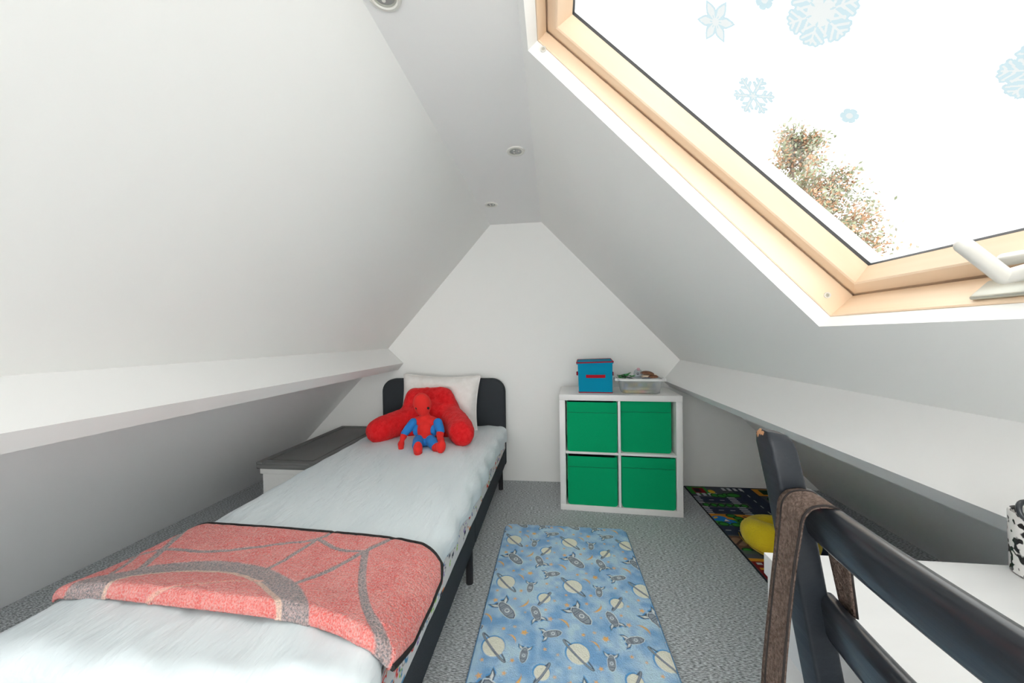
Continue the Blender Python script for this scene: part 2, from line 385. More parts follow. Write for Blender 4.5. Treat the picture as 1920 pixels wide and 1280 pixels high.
def plug(u, v):                                  # screw plug in the jamb face
    c = S(u, R0[3]-.004, .075); Mx = Matrix.Translation(c) @ Matrix.Rotation(PI/2, 4, 'X')
    lt = lathe('screw_plug', [(.0, -.001), (.0085, -.001), (.0085, .003), (.0055, .003), (.005, .0002), (0, .0002)], M['plastic_white'], None, M4=Mx, n=20)
    adopt(win, lt); i_ = lathe('plug_hole', [(0, .0008), (.0052, .0008), (.0052, .001), (0, .0012)], M['plate_metal'], None, M4=Mx, n=16)
    i_.parent = lt
plug(1.165, 0); plug(.062, 0)
# ventilation handle on the bottom of the window
def slope_bar(name, lo, hi, mt, bev=.002):
    bm = bmesh.new(); bx(bm, lo, hi, bev)
    for v in bm.verts: v.co = O + UU*v.co.x + VV*v.co.y + WW*tw(v.co.x, v.co.z)
    o = obj(name, bm, mt); smooth_sharp(o, 50); return o
hp = [slope_bar('lock_plate', (1.203, .49, .050), (1.2125, .765, .098), M['plate_metal'], .004),
      slope_bar('strike_plate', (1.162, .52, .102), (1.182, .735, .1195), M['plastic_white'], .004)]
hub = at(1893, 524, x=float(S(1.178, .60, .07).x)); tip = at(1803, 456, x=float(S(1.10, .62, .04).x))
hub = at(1884, 519, y=.700); tip = at(1807, 460, y=.675)
a_, b_ = Vector(hub), Vector(tip)
P, R_ = capsule_pts(a_, b_, .0125, .0115, 10)
hp.append(tube('lever', P, R_, M['plastic_white'], sec=20, flat=1.0))
for v in hp[-1].data.vertices: pass
hp.append(tube('lever_boss', [a_, a_+Vector((.012, -.022, .006)), Vector(S(1.196, .63, .085))], [.012, .014, .018], M['plastic_white'], sec=20))
for o in hp: adopt(win, o)

# ---- snowflake stickers on the pane
def flake(c, r, kind, rot, label):
    """c = (u, v) on the glass; a star of branched arms: white body with a pale blue rim"""
    n = int(max(46, min(110, r*1900))); ext = r*1.12
    X, Y = np.meshgrid(np.linspace(-ext, ext, n+1), np.linspace(-ext, ext, n+1), indexing='ij')
    dm = np.full(X.shape, 9.)
    def cap(p, q, wd):
        nonlocal dm
        dx, dy = q[0]-p[0], q[1]-p[1]; t = np.clip(((X-p[0])*dx+(Y-p[1])*dy)/(dx*dx+dy*dy+1e-12), 0, 1)
        dm = np.minimum(dm, np.hypot(X-p[0]-t*dx, Y-p[1]-t*dy)-wd/2)
    inner = np.full(X.shape, 9.)
    for k in range(6):
        a = rot + k*PI/3; e = Vector((math.cos(a), math.sin(a))); nn = Vector((-e.y, e.x))
        if kind == 'petal':
            u_, v_ = X*e.x+Y*e.y, X*nn.x+Y*nn.y; wd = np.where(u_ < .5*r, .13*r+.26*u_, .26*r*(1-np.clip((u_/r-.5)/.5, 0, 1)**1.4)); dm = np.minimum(dm, np.where((u_ > 0) & (u_ < r), np.abs(v_)-wd, 9.)*.7)
        else:
            cap((0, 0), e*r*.9, .19*r)
            for s_, l in ((.42, .30), (.68, .24)) if kind == 'branch' else ((.30, .45), (.55, .38), (.76, .2)):
                for sg in (-1, 1): cap(e*s_*r, e*(s_+l*.62)*r + nn*sg*l*.8*r, (.16 if kind == 'branch' else .20)*r)
        if kind in ('dense', 'hex'):
            dm = np.minimum(dm, np.hypot(X, Y)-.45*r)
        u_, v_ = X*e.x+Y*e.y, X*nn.x+Y*nn.y; q0, q1, w_ = (.22, .46, .035) if kind == 'dense' else (.12, .34, .035)
        inner = np.minimum(inner, np.abs(u_-(q0+q1)/2*r)*w_/((q1-q0)/2)+np.abs(v_)-w_*r)
    rim_w = .05*r+.0009
    dc = (dm[:-1, :-1]+dm[1:, :-1]+dm[:-1, 1:]+dm[1:, 1:])/4; ic = (inner[:-1, :-1]+inner[1:, :-1]+inner[:-1, 1:]+inner[1:, 1:])/4
    Fq = grid_faces(n+1, n+1).reshape(n, n, 4); blue = (dc < 0) & ((dc > -rim_w) | ((ic < 0) & (kind != 'hex')))
    P3 = np.array([list(S(c[0]+x, c[1]+y, .1728)) for x, y in zip(X.ravel(), Y.ravel())])
    tops = []
    for nm, msk, mt in (('blue_rim', blue, 'sticker_edge'), ('white_body', (dc < 0) & ~blue, 'sticker_body')):
        ff = Fq[msk]; used, inv = np.unique(ff, return_inverse=True)
        tops.append(np_mesh(nm, P3[used], inv.reshape(-1, 4), M[mt], smooth=False))
    e_ = empty('snowflake_sticker', S(c[0], c[1], .172), label, 'sticker', 'snowflake stickers on the roof window')
    adopt(e_, *tops)
flake((.476, .796), .046, 'petal', .55, 'pale six-petalled snowflake sticker, upper left on the window')
flake((.540, .705), .018, 'hex', .2, 'tiny pale snowflake sticker cut off at the top of the photo')
flake((.634, .667), .058, 'dense', .1, 'largest pale snowflake sticker with lacy arms at the top of the window')
flake((.636, .875), .050, 'branch', .35, 'pale branched snowflake sticker nearest the wooden window frame')
flake((.806, .772), .017, 'hex', .4, 'small pale hexagonal snowflake sticker above the tree')
flake((.915, .560), .045, 'dense', .3, 'pale snowflake sticker cut off by the right edge of the photo')

# ------------------------------------------------------------------ ceiling spotlights
def spot(x, y, label):
    r = .045
    e = empty('ceiling_spotlight', (x, y, CZ), label, 'light', 'recessed spotlights')
    a = lathe('rim', [(r*.72, .004), (r*.70, -.004), (r*.78, -.0065), (r*.95, -.005), (r, 0), (r, .002)], M['plastic_white'], e, n=40)
    b = lathe('holder', [(r*.72, -.0035), (r*.62, -.0045), (r*.60, -.001), (r*.60, -.0005)], M['plate_metal'], e, n=32)
    c = lathe('bulb_face', [(r*.61, -.0008), (r*.5, -.0022), (r*.3, -.0016), (0, -.0022)], M['bottle_face'], e, n=32)
    for k in range(3):
        bm = bmesh.new(); ell(bm, (r*.3*math.cos(k*2.1), r*.3*math.sin(k*2.1), -.0028), (.0055, .0055, .0022), u=12, v=8)
        d = obj('diode', bm, M['plastic_white'], c, True)
M['bottle_face'] = mat('bulb_glass', (.35, .36, .35), .2, .6)
spot(-.431, .893, 'recessed round ceiling spotlight cut off at the top of the photo')
spot(-.172, 1.715, 'recessed round ceiling spotlight in the middle, near the window slope')
spot(-.411, 2.373, 'farthest recessed round ceiling spotlight, close to the end wall')

# ------------------------------------------------------------------ tree beyond the window
def tree():
    ap = Vector(at(1488, 232, y=7.7)); base = Vector((ap.x-.05, 7.9, -5.2))
    e = empty('autumn_tree', base, 'tall leafy tree with green and rusty leaves, seen through the roof window', 'tree')
    bm = bmesh.new(); tube_into(bm, [base, (base.x, 7.85, 0), (ap.x, 7.75, ap.z-.9), ap], [.2, .12, .04, .008], 8)
    brs = []
    rnd = random.Random(11)
    for k in range(210):
        h = rnd.random()**.8; z = ap.z - .12 - h*5.0
        a = rnd.random()*2*PI; ln = (.16 + .49*(h*5.0)**.75)*rnd.uniform(.75, 1.08)
        p0 = Vector((ap.x, 7.75, z)); p1 = p0 + Vector((math.cos(a)*ln, math.sin(a)*ln, ln*.45))
        pm = (p0+p1)/2 + Vector((0, 0, -.06*ln)); brs.append((p0, pm, p1, ln))
        tube_into(bm, [p0, pm, p1], [.018, .011, .003], 5)
    o = obj('trunk_and_branches', bm, M['bark'])
    V, Cc = [], []
    for p0, pm, p1, ln in brs:
        for t in np.linspace(.15, 1.04, max(5, int(ln*20))):
            c = p0.lerp(pm, t*2) if t < .5 else pm.lerp(p1, t*2-1)
            tw_ = .16+.05*ln
            tone = rnd.random()
            for _ in range(15):
                q = c + Vector((rnd.gauss(0, tw_*.42), rnd.gauss(0, tw_*.42), rnd.gauss(.02, tw_*.4)))
                s = rnd.uniform(.026, .052); d = Vector((rnd.gauss(0, 1), rnd.gauss(0, 1), rnd.gauss(0, 1))).normalized(); n = d.orthogonal().normalized()
                n = (Matrix.Rotation(rnd.random()*6, 3, d) @ n)
                V += [q-d*s, q+n*s*.45, q+d*s, q-n*s*.45]
                g = rnd.random()
                cc = (.30, .17, .10) if (tone > .6 and g > .3) or g > .92 else (.17, .19, .12) if g > .25 else (.24, .24, .19)
                Cc += [tuple(1.5*q_ for q_ in cc)]*4
    n = len(V)//4; Fq = np.arange(n*4).reshape(n, 4)
    l = np_mesh('foliage', np.array([list(v) for v in V]), Fq, M['leaf'], None, Cc, False); l['kind'] = 'stuff'
    adopt(e, o, l)
M['bark'] = mat('bark', (.16, .13, .11), .9)
M['leaf'] = mat('leaves', (.15, .2, .1), .8, attr=True)
tree()

# ------------------------------------------------------------------ bed
BX0, BX1, BY0, BY1 = -1.37, -.388, .64, 2.70
bed = empty('bed', ((BX0+BX1)/2, 1.7, 0), 'charcoal upholstered single bed frame with rounded headboard against the end wall', 'bed')
hb = []
bm = bmesh.new()
x0, x1, z0, z1, rr = -1.392, -.388, .155, .826, .105
pts = [(x1, z0), (x1, z0+.1)]
for k in range(9): t = k/8*PI/2; pts.append((x1-rr+rr*math.cos(t), z1-rr+rr*math.sin(t)))
for k in range(9): t = PI/2+k/8*PI/2; pts.append((x0+rr+rr*math.cos(t), z1-rr+rr*math.sin(t)))
pts += [(x0, z0+.1), (x0, z0)]
n = len(pts); A = [bm.verts.new((p, 2.715, q)) for p, q in pts]; B = [bm.verts.new((p, 2.785, q)) for p, q in pts]
fa = bm.faces.new(A); fb = bm.faces.new(B[::-1])
for i in range(n): bm.faces.new((A[i], A[(i+1) % n], B[(i+1) % n], B[i]))
bmesh.ops.recalc_face_normals(bm, faces=bm.faces)
ed = [e for f in (fa, fb) for e in f.edges]
bmesh.ops.bevel(bm, geom=ed, offset=.012, segments=3, affect='EDGES', profile=.5)
h = obj('headboard', bm, M['charcoal']); smooth_sharp(h, 45); adopt(bed, h)
for s in (0, 1):
    xx = BX1-.034 if s else BX0
    for ya, yb in ((.66, 1.648), (1.652, 2.712)):
        adopt(bed, box('side_rail', (xx, ya, .158), (xx+.034, yb, .292), M['charcoal'], bev=.008, seg=3))
adopt(bed, box('foot_rail', (BX0+.002, .625, .158), (BX1-.002, .662, .292), M['charcoal'], bev=.008))
adopt(bed, box('slat_base', (BX0+.03, .66, .20), (BX1-.03, 2.70, .225), M['charcoal'], bev=.003))
for x, y in ((-.415, 2.63), (-1.34, 2.63), (-.408, 1.605), (-1.34, 1.605), (-.41, .72), (-1.34, .72)):
    adopt(bed, tube('leg', [(x, y, 0), (x, y, .004), (x, y, .16)], [.0165, .017, .017], M['black_metal'], sec=20))

# mattress in a printed fitted sheet
def mattress():
    nx, nz_, r = 2, 2, .05
    X0, X1, Y0, Y1, Z0, Z1 = BX0+.04, -.425, .675, 2.705, .226, .446
    bm = bmesh.new(); bx(bm, (X0, Y0, Z0), (X1, Y1, Z1), .04, seg=4)
    o = obj('mattress', bm, [M['ticking']]); smooth_sharp(o, 60)
    tag(o, 'single mattress under the pale blue coverlet, in a fitted sheet', 'mattress')
    # the long side towards the rug, printed with toys
    L_ = 2.0; ny, nz = 1500, 90
    Y, Z = np.meshgrid(np.linspace(.70, 2.69, ny), np.linspace(.2945, .412, nz), indexing='ij')
    cv = Canvas(Y, Z, (.74, .73, .72), .0035); rnd = random.Random(3)
    pal = [srgb(225, 60, 50), srgb(60, 90, 160), srgb(150, 200, 70), srgb(240, 130, 60), srgb(140, 110, 180), srgb(40, 50, 70), srgb(160, 150, 140), srgb(90, 150, 190)]
    for k in range(190):
        y, z = rnd.uniform(.7, 2.69), rnd.uniform(.297, .40); c = rnd.choice(pal); kind = rnd.randrange(4); s = rnd.uniform(.006, .016)
        if kind == 0: cv.ell(y, z, s, s*.6, rnd.random()*3, c); cv.ell(y+s*.3, z, s*.3, s*.25, 0, (.75, .74, .73))
        elif kind == 1: cv.line([(y+math.cos(t)*s, z+math.sin(t)*s*.8) for t in np.linspace(0, rnd.uniform(2, 5), 8)], .0032, c)
        elif kind == 2: cv.rect(y-s, z-s*.5, y+s, z+s*.35, c); cv.ell(y-s*.5, z-s*.6, .003, .003, 0, (.03, .03, .04)); cv.ell(y+s*.5, z-s*.6, .003, .003, 0, (.03, .03, .04))
        else: cv.line([(y, z-s), (y+s*.6, z), (y-s*.3, z+s*.3), (y+s*.4, z+s)], .003, c)
    V = np.stack([np.full(Y.size, X1+.029) + .003*vnoise(Y.ravel()*14, Z.ravel()*9), Y.ravel(), Z.ravel()], 1)
    s = np_mesh('fitted_sheet', V, grid_faces(ny, nz)[:, ::-1], M['print'], o, cv.c); s['label'] = 'white fitted sheet printed with small coloured toys'
    sol = s.modifiers.new('s', 'SOLIDIFY'); sol.thickness = .010; sol.offset = -1
M['ticking'] = mat('white_cotton', (.74, .73, .72), .85)
mattress()

# pale blue coverlet draped over the mattress
def drape(px, py, rect, top, r):
    """bend flat cloth points down over the rounded edge of a rectangle"""
    x0, x1, y0, y1 = rect
    qx = np.clip(px, x0, x1); qy = np.clip(py, y0, y1); dx, dy = px-qx, py-qy; d = np.hypot(dx, dy)+1e-9
    a = np.minimum(d/r, PI/2); hor = r*np.sin(a); dr = r*(1-np.cos(a)) + np.maximum(d-r*PI/2, 0)
    nx, ny = dx/d, dy/d
    return qx+nx*hor, qy+ny*hor, top-dr, d, nx, ny
r_c = .055
RECT = (-1.352+r_c, -.380-r_c, .625+r_c, 2.8)
def left_edge(y): return np.interp(y, [.6, .8, 1.2, 2.0, 2.66], [.0, -.012, .015, -.01, -.02])
def coverlet():
    nx, ny = 300, 460
    lx0, lx1, ly0, ly1 = RECT[0]-.19, RECT[1]+.14, RECT[2]-.32, 2.708
    U_, V_ = np.meshgrid(np.linspace(0, 1, nx), np.linspace(0, 1, ny), indexing='ij')
    Yf = ly0+(ly1-ly0)*V_
    hemR = np.interp(Yf, [.3, .62, .72, .9, 1.0, 1.1, 1.33, 1.69, 2.18, 2.65], [.20, .16, .058, .085, .105, .108, .105, .132, .118, .150]) + .006*np.sin(Yf*21)
    Xf = lx0 + (RECT[1]+hemR-lx0)*U_
    X, Y, Z, d, nx_, ny_ = drape(Xf, Yf, RECT, .462, r_c)
    lw = np.clip((RECT[0]+.25-Xf)/.25, 0, 1); X = X + left_edge(Y)*lw
    top = np.clip(1-d/.05, 0, 1)
    wr = (.0030*np.sin((Xf*.9+Yf*.45)*34+3*vnoise(Xf*3, Yf*3, 5)) + .0026*(vnoise(Xf*26+Yf*9, Yf*5, 1)-.5)*2 + .006*(vnoise(Xf*4, Yf*3, 2)-.5)*2)
    crown = -.012*((Xf+.87)/.48)**4
    Z = Z + top*(wr+crown*0)
    side = 1-top
    wv = .006*np.sin(np.where(np.abs(nx_) > np.abs(ny_), Yf, Xf)*30+2*vnoise(Xf*5, Yf*5, 3))
    X += side*nx_*(wv+.004); Y += side*ny_*(wv+.004)
    V = np.stack([X.ravel(), Y.ravel(), Z.ravel()], 1)
    o = np_mesh('coverlet', V, grid_faces(nx, ny), M['coverlet'])
    s = o.modifiers.new('s', 'SOLIDIFY'); s.thickness = .006; s.offset = -1
    tag(o, 'pale blue cotton coverlet spread over the whole bed', 'coverlet')
coverlet()

# red and grey fleece blanket folded across the foot of the bed
def blanket():
    nx, ny = 560, 330
    U_, V_ = np.meshgrid(np.linspace(0, 1, nx), np.linspace(0, 1, ny), indexing='ij')
    near_y = np.interp(U_, [0, .05, .15, .3, .45, .6, .72, .8, .87, .93, 1], [.80, .785, .796, .79, .785, .781, .776, .764, .748, .728, .715])
    far_y = np.interp(U_, [0, .1, .3, .5, .7, .85, .93, 1], [1.155, 1.162, 1.158, 1.152, 1.142, 1.128, 1.110, 1.07])
    xl = np.interp(V_, [0, .4, 1], [-1.350, -1.372, -1.362]); xr = np.interp(V_, [0, .25, .6, .85, 1], [-.372, -.352, -.345, -.350, -.372])
    Xf = xl+(xr-xl)*U_; Yf = near_y+(far_y-near_y)*V_
    X, Y, Z, d, nx_, ny_ = drape(Xf, Yf, (RECT[0], RECT[1], -5, 5), .462, r_c+.007)
    lw = np.clip((RECT[0]+.25-Xf)/.25, 0, 1); X = X + left_edge(Y)*lw
    X = X + nx_*np.clip(d/.08, 0, 1)*.016
    t = (Yf-near_y)
    lift = .014 + .026*np.exp(-(t/.10)**2)*(1-.5*np.abs(U_-.45)) + .006*(vnoise(Xf*7, Yf*7, 4)) + .0025*(vnoise(Xf*45, Yf*45, 8)) + .0014*vnoise(Xf*160, Yf*160, 6)
    edge = np.minimum(np.minimum(t, far_y-Yf), np.minimum(Xf-xl, xr-Xf)); rnd_ = np.sqrt(np.clip(1-(1-np.clip(edge/.022, 0, 1))**2, 0, 1))
    lift = lift*np.maximum(rnd_, .35)
    side = np.clip(d/(r_c*1.4), 0, 1)
    Z = Z + lift*(1-side*.8); X = X + nx_*lift*side*.9
    red, lred = np.array(srgb(224, 66, 62)), np.array(srgb(238, 132, 124))
    cv = Canvas(Xf, Yf, red, .004)
    nz = vnoise(Xf*55, Yf*55, 9).ravel()*.45+vnoise(Xf*15, Yf*12, 10).ravel()*.55
    cv.c = red*(1-nz[:, None]*1.0)+lred*nz[:, None]*1.0
    gr = srgb(122, 122, 125)
    def cr(P, n=8):      # catmull-rom
        P = [P[0]]+list(P)+[P[-1]]; out = []
        for i in range(1, len(P)-2):
            p0, p1, p2, p3 = map(np.array, P[i-1:i+3])
            for k in range(n):
                s = k/n; out.append(tuple(.5*((2*p1)+(-p0+p2)*s+(2*p0-5*p1+4*p2-p3)*s*s+(-p0+3*p1-3*p2+p3)*s**3)))
        out.append(tuple(P[-2])); return out
    aO = cr([(-1.30, .77), (-1.285, .832), (-1.233, .868), (-1.199, .899), (-1.113, .935), (-.989, .954), (-.861, .937), (-.755, .901), (-.674, .853), (-.60, .785), (-.575, .73)])
    aI = cr([(-1.19, .77), (-1.192, .825), (-1.137, .864), (-1.046, .891), (-.929, .896), (-.829, .870), (-.737, .822), (-.680, .785), (-.665, .74)])
    cv.poly(aO+aI[::-1], gr, -1)
    cv.line(aI, .011, srgb(222, 190, 170), -1)
    for P, wd in (([(-1.205, .887), (-1.242, .951), (-1.31, 1.079), (-1.34, 1.13)], .018), ([(-1.256, .857), (-1.296, .934), (-1.34, .99)], .012),
                  ([(-1.33, .93), (-1.256, .989), (-1.118, .990), (-1.017, 1.016), (-.902, 1.059), (-.801, 1.096), (-.775, 1.16)], .014),
                  ([(-.839, .93), (-.819, 1.009), (-.801, 1.096)], .015), ([(-.80, 1.096), (-.71, 1.054), (-.655, 1.041), (-.600, 1.043)], .013),
                  ([(-.704, .877), (-.652, .952), (-.600, 1.043), (-.569, 1.091), (-.525, 1.16)], .018), ([(-.600, 1.043), (-.542, .922), (-.477, .823), (-.416, .751), (-.35, .66)], .020)):
        cv.line(cr(P), wd, gr, -1)
    for P in ([(-1.06, .79), (-.93, .835), (-.86, .855), (-.80, .868)],):
        cv.line(cr(P), .006, srgb(232, 170, 150), -1)
    nz2 = RNG.random(cv.X.size)[:, None]; isg = (cv.h < -.5)
    cv.c[isg] = cv.c[isg]*(.62+.8*nz2[isg])
    Z = Z + cv.h.reshape(Z.shape)*.0025
    V = np.stack([X.ravel(), Y.ravel(), Z.ravel()], 1)
    e = empty('fleece_blanket', (-.85, .95, .46), 'red fleece throw with grey curved stripes across the foot of the bed', 'blanket')
    o = np_mesh('fleece', V, grid_faces(nx, ny), M['blanket'], None, cv.c)
    s = o.modifiers.new('s', 'SOLIDIFY'); s.thickness = .007; s.offset = -1
    # black whipped edge along the far and right side
    G3 = V.reshape(nx, ny, 3); path = [tuple(G3[i, ny-1]+np.array([0, 0, .002])) for i in range(0, nx-3, 6)] + [tuple(G3[nx-1, j]+np.array([.002, 0, .001])) for j in range(ny-3, 0, -6)]
    b = tube('black_binding', path, .0078, M['black_thread'], sec=8); b['label'] = 'black stitched edge'
    adopt(e, o, b)
blanket()

# ------------------------------------------------------------------ pillow, cushion, doll
def cushion_mesh(w_, h_, t, puff=.55, nx=60, ny=50, seed=0, ear=.03):
    U_, V_ = np.meshgrid(np.linspace(-1, 1, nx), np.linspace(-1, 1, ny), indexing='ij')
    k = (np.clip(1-U_**4, 0, 1)*np.clip(1-V_**4, 0, 1))**.55
    pin = 1-.05*(1-np.abs(V_)**2)*np.abs(U_)**6
    x = U_*w_/2*(1-.07*(1-V_**2)*U_**2) ; z = V_*h_/2*(1-.10*(1-U_**2)*V_**2)
    wrk = (.022*(vnoise(U_*3+5, V_*3+5, seed)-.5)+.008*(vnoise(U_*9+5, V_*7+5, seed)-.5))*k
    f = t/2*k+wrk+.003; b = -t/2*k-.0
    Vf = np.stack([x.ravel(), -f.ravel(), z.ravel()], 1); Vb = np.stack([x.ravel(), -b.ravel(), z.ravel()], 1)
    Fq = grid_faces(nx, ny); n = nx*ny
    return np.vstack([Vf, Vb]), np.vstack([Fq, Fq[:, ::-1]+n]), nx, ny
def pillow():
    V, Fq, nx, ny = cushion_mesh(.615, .42, .17, seed=3)
    e = empty('pillow', (-.865, 2.60, .47), 'cream pillow propped upright against the headboard behind the red cushion', 'pillow')
    Mx = Matrix.Translation((-.880, 2.625, .658)) @ Matrix.Rotation(math.radians(1.5), 4, 'Y') @ Matrix.Rotation(math.radians(-13), 4, 'X')
    V = np.array([list(Mx @ Vector(v)) for v in V])
    o = np_mesh('pillowcase', V, Fq, M['pillow'])
    rim = [V[i*ny] for i in range(0, nx)] + [V[(nx-1)*ny+j] for j in range(ny)] + [V[i*ny+ny-1] for i in range(nx-1, -1, -1)] + [V[j] for j in range(ny-1, -1, -1)]
    rim = [tuple(p) for k, p in enumerate(rim) if k % 3 == 0]
    p = tube('piping', rim, .0055, M['pillow'], sec=8, close=True)
    adopt(e, o, p)
pillow()
def backrest():
    bm = bmesh.new()
    # wedge-shaped back, wide below, narrow above
    def hexa(lo, hi, topx, topy, topz):
        (xa, xb), (ya, yb), za = lo[0], lo[1], lo[2]
        c = [(xa, ya, za), (xb, ya, za), (xb, yb, za), (xa, yb, za), (topx[0], topy[0], topz[0]), (topx[1], topy[0], topz[1]), (topx[1], topy[1], topz[1]), (topx[0], topy[1], topz[0])]
        v = [bm.verts.new(p) for p in c]
        for f in ((3, 2, 1, 0), (4, 5, 6, 7), (0, 1, 5, 4), (1, 2, 6, 5), (2, 3, 7, 6), (3, 0, 4, 7)): bm.faces.new([v[i] for i in f])
        es = list({e for q in v for e in q.link_edges}); bmesh.ops.bevel(bm, geom=es, offset=.05, segments=5, affect='EDGES', profile=.5)
    hexa(((-1.14, -.60), (2.34, 2.56), .452), None, (-1.09, -.765), (2.47, 2.56), (.785, .795))
    ell(bm, (-.90, 2.43, .58), (.20, .075, .12))
    for pts in ((( -1.04, 2.46, .565), (-1.13, 2.37, .55), (-1.195, 2.245, .528)), ((-.76, 2.46, .59), (-.66, 2.36, .56), (-.592, 2.205, .530))):
        P, R_ = [], []
        a, b, c = map(Vector, pts)
        for k in range(13):
            t = k/12; p = a.lerp(b, t).lerp(b.lerp(c, t), t); P.append(p); R_.append(.092*(1-.05*t) if t < .93 else .080)
        tube_into(bm, P, R_, 18)
        d = (P[-1]-P[-2]).normalized(); ell(bm, P[-1], (.078, .05, .080), Matrix.Rotation(0, 4, 'Z'))
    o = obj('backrest_cushion', bm, M['red_plush']); remesh(o, .009, 26)
    tx = bpy.data.textures.new('plush', 'CLOUDS'); tx.noise_scale = .035
    dm = o.modifiers.new('d', 'DISPLACE'); dm.texture = tx; dm.strength = .008; dm.mid_level = .5
    tag(o, 'plump red plush backrest cushion with two armrests, leaning on the cream pillow', 'cushion')
backrest()
def limb(name, pts, rads, mt, e, flat=1.0):
    """rounded limb through pts with a radius at each"""
    P, R_ = [], []; pts = [Vector(p) for p in pts]
    N = 6
    d0 = (pts[1]-pts[0]).normalized()
    for k in range(5): t = k/5*PI/2; P.append(pts[0]-d0*rads[0]*math.cos(t)); R_.append(max(rads[0]*math.sin(t), .001))
    for i in range(len(pts)-1):
        for k in range(N):
            s = k/N; P.append(pts[i].lerp(pts[i+1], s)); R_.append(rads[i]+(rads[i+1]-rads[i])*(s*s*(3-2*s)))
    d1 = (pts[-1]-pts[-2]).normalized()
    for k in range(6): t = k/5*PI/2; P.append(pts[-1]+d1*rads[-1]*math.sin(t)); R_.append(max(rads[-1]*math.cos(t), .001))
    o = tube(name, P, R_, mt, sec=20, flat=flat); adopt(e, o); return o
def doll():
    e = empty('rag_doll', (-.86, 2.16, .468), 'red and blue soft rag doll sitting in front of the red cushion', 'doll')
    Q = lambda px, py, y: Vector(at(px, py, y=y))
    # head, slightly tilted forward
    c = Q(792, 759, 2.225)
    bm = bmesh.new(); vs1 = ell(bm, (0, 0, 0), (.058, .052, .082), u=32, v=24)
    for v in bm.verts: v.co.x *= (1 + .16*(v.co.z/.076) - .06*(v.co.z/.076)**2)
    bmesh.ops.transform(bm, matrix=Matrix.Translation(c) @ Matrix.Rotation(math.radians(14), 4, 'X') @ Matrix.Rotation(math.radians(-3), 4, 'Y'), verts=bm.verts)
    hd = obj('head', bm, M['doll_red'], smooth=True); adopt(e, hd)
    for px, lab in ((781, 1), (803, 1)):       # plain button eyes
        cc = Q(px, 765, 2.182); bm = bmesh.new(); ell(bm, cc, (.0085, .004, .0085), u=16, v=10); o = obj('button_eye', bm, M['black_thread'], smooth=True); o.parent = hd; o.matrix_parent_inverse = hd.matrix_parent_inverse.copy()
        o.matrix_parent_inverse = (Matrix.Translation(e.location)).inverted() if False else Matrix.Identity(4)
        o.parent = hd
    # torso: chest, belly
    bm = bmesh.new()
    a, b = Q(796, 792, 2.235), Q(799, 820, 2.19)
    ell(bm, a+Vector((0, .012, .004)), (.100, .046, .040)); ell(bm, a+Vector((0, .01, .04)), (.035, .035, .03)); ell(bm, (a+b)/2, (.056, .046, .058)); ell(bm, b, (.056, .05, .036))
    o = obj('torso', bm, M['doll_red']); remesh(o, .005, 6); adopt(e, o)
    for px in (780, 813):
        bm = bmesh.new(); ell(bm, Q(px, 807, 2.2)+Vector((0, .01, 0)), (.024, .034, .036)); adopt(e, obj('side_panel', bm, M['doll_blue'], smooth=True))
    # arms
    limb('sleeve', [Q(775, 792, 2.215), Q(767, 802, 2.19), Q(759, 812, 2.165)], [.029, .028, .024], M['doll_blue'], e)
    g = limb('hand', [Q(757, 817, 2.155), Q(754, 825, 2.14), Q(752, 832, 2.125), Q(752, 839, 2.11)], [.0215, .015, .020, .017], M['doll_red'], e)
    limb('sleeve', [Q(821, 792, 2.215), Q(824, 801, 2.19), Q(826, 808, 2.165)], [.029, .028, .025], M['doll_blue'], e)
    limb('hand', [Q(825, 813, 2.155), Q(825, 820, 2.13), Q(827, 826, 2.11)], [.024, .019, .022], M['doll_red'], e)
    # hips and legs
    bm = bmesh.new(); ell(bm, Q(797, 827, 2.17), (.066, .055, .030)); adopt(e, obj('trousers_seat', bm, M['doll_blue'], smooth=True))
    limb('trouser_leg', [Q(785, 826, 2.15), Q(783, 834, 2.09), Q(783, 842, 2.04)], [.036, .033, .026], M['doll_blue'], e)
    limb('boot', [Q(784, 848, 2.02), Q(784, 842, 1.99)], [.025, .024], M['doll_red'], e)
    bm = bmesh.new(); ell(bm, Q(783.5, 841, 2.0), (.0275, .022, .042), Matrix.Rotation(-.15, 4, 'X')); adopt(e, obj('boot_foot', bm, M['doll_red'], smooth=True))
    limb('trouser_leg', [Q(808, 826, 2.15), Q(813, 832, 2.11), Q(817, 836, 2.085)], [.036, .033, .028], M['doll_blue'], e)
    limb('boot', [Q(818, 838, 2.08), Q(822, 838, 2.065)], [.029, .026], M['doll_red'], e)
    bm = bmesh.new(); ell(bm, Q(827, 837, 2.05), (.0285, .024, .040), Matrix.Rotation(-.1, 4, 'X') @ Matrix.Rotation(.15, 4, 'Y')); adopt(e, obj('boot_foot', bm, M['doll_red'], smooth=True))
doll()

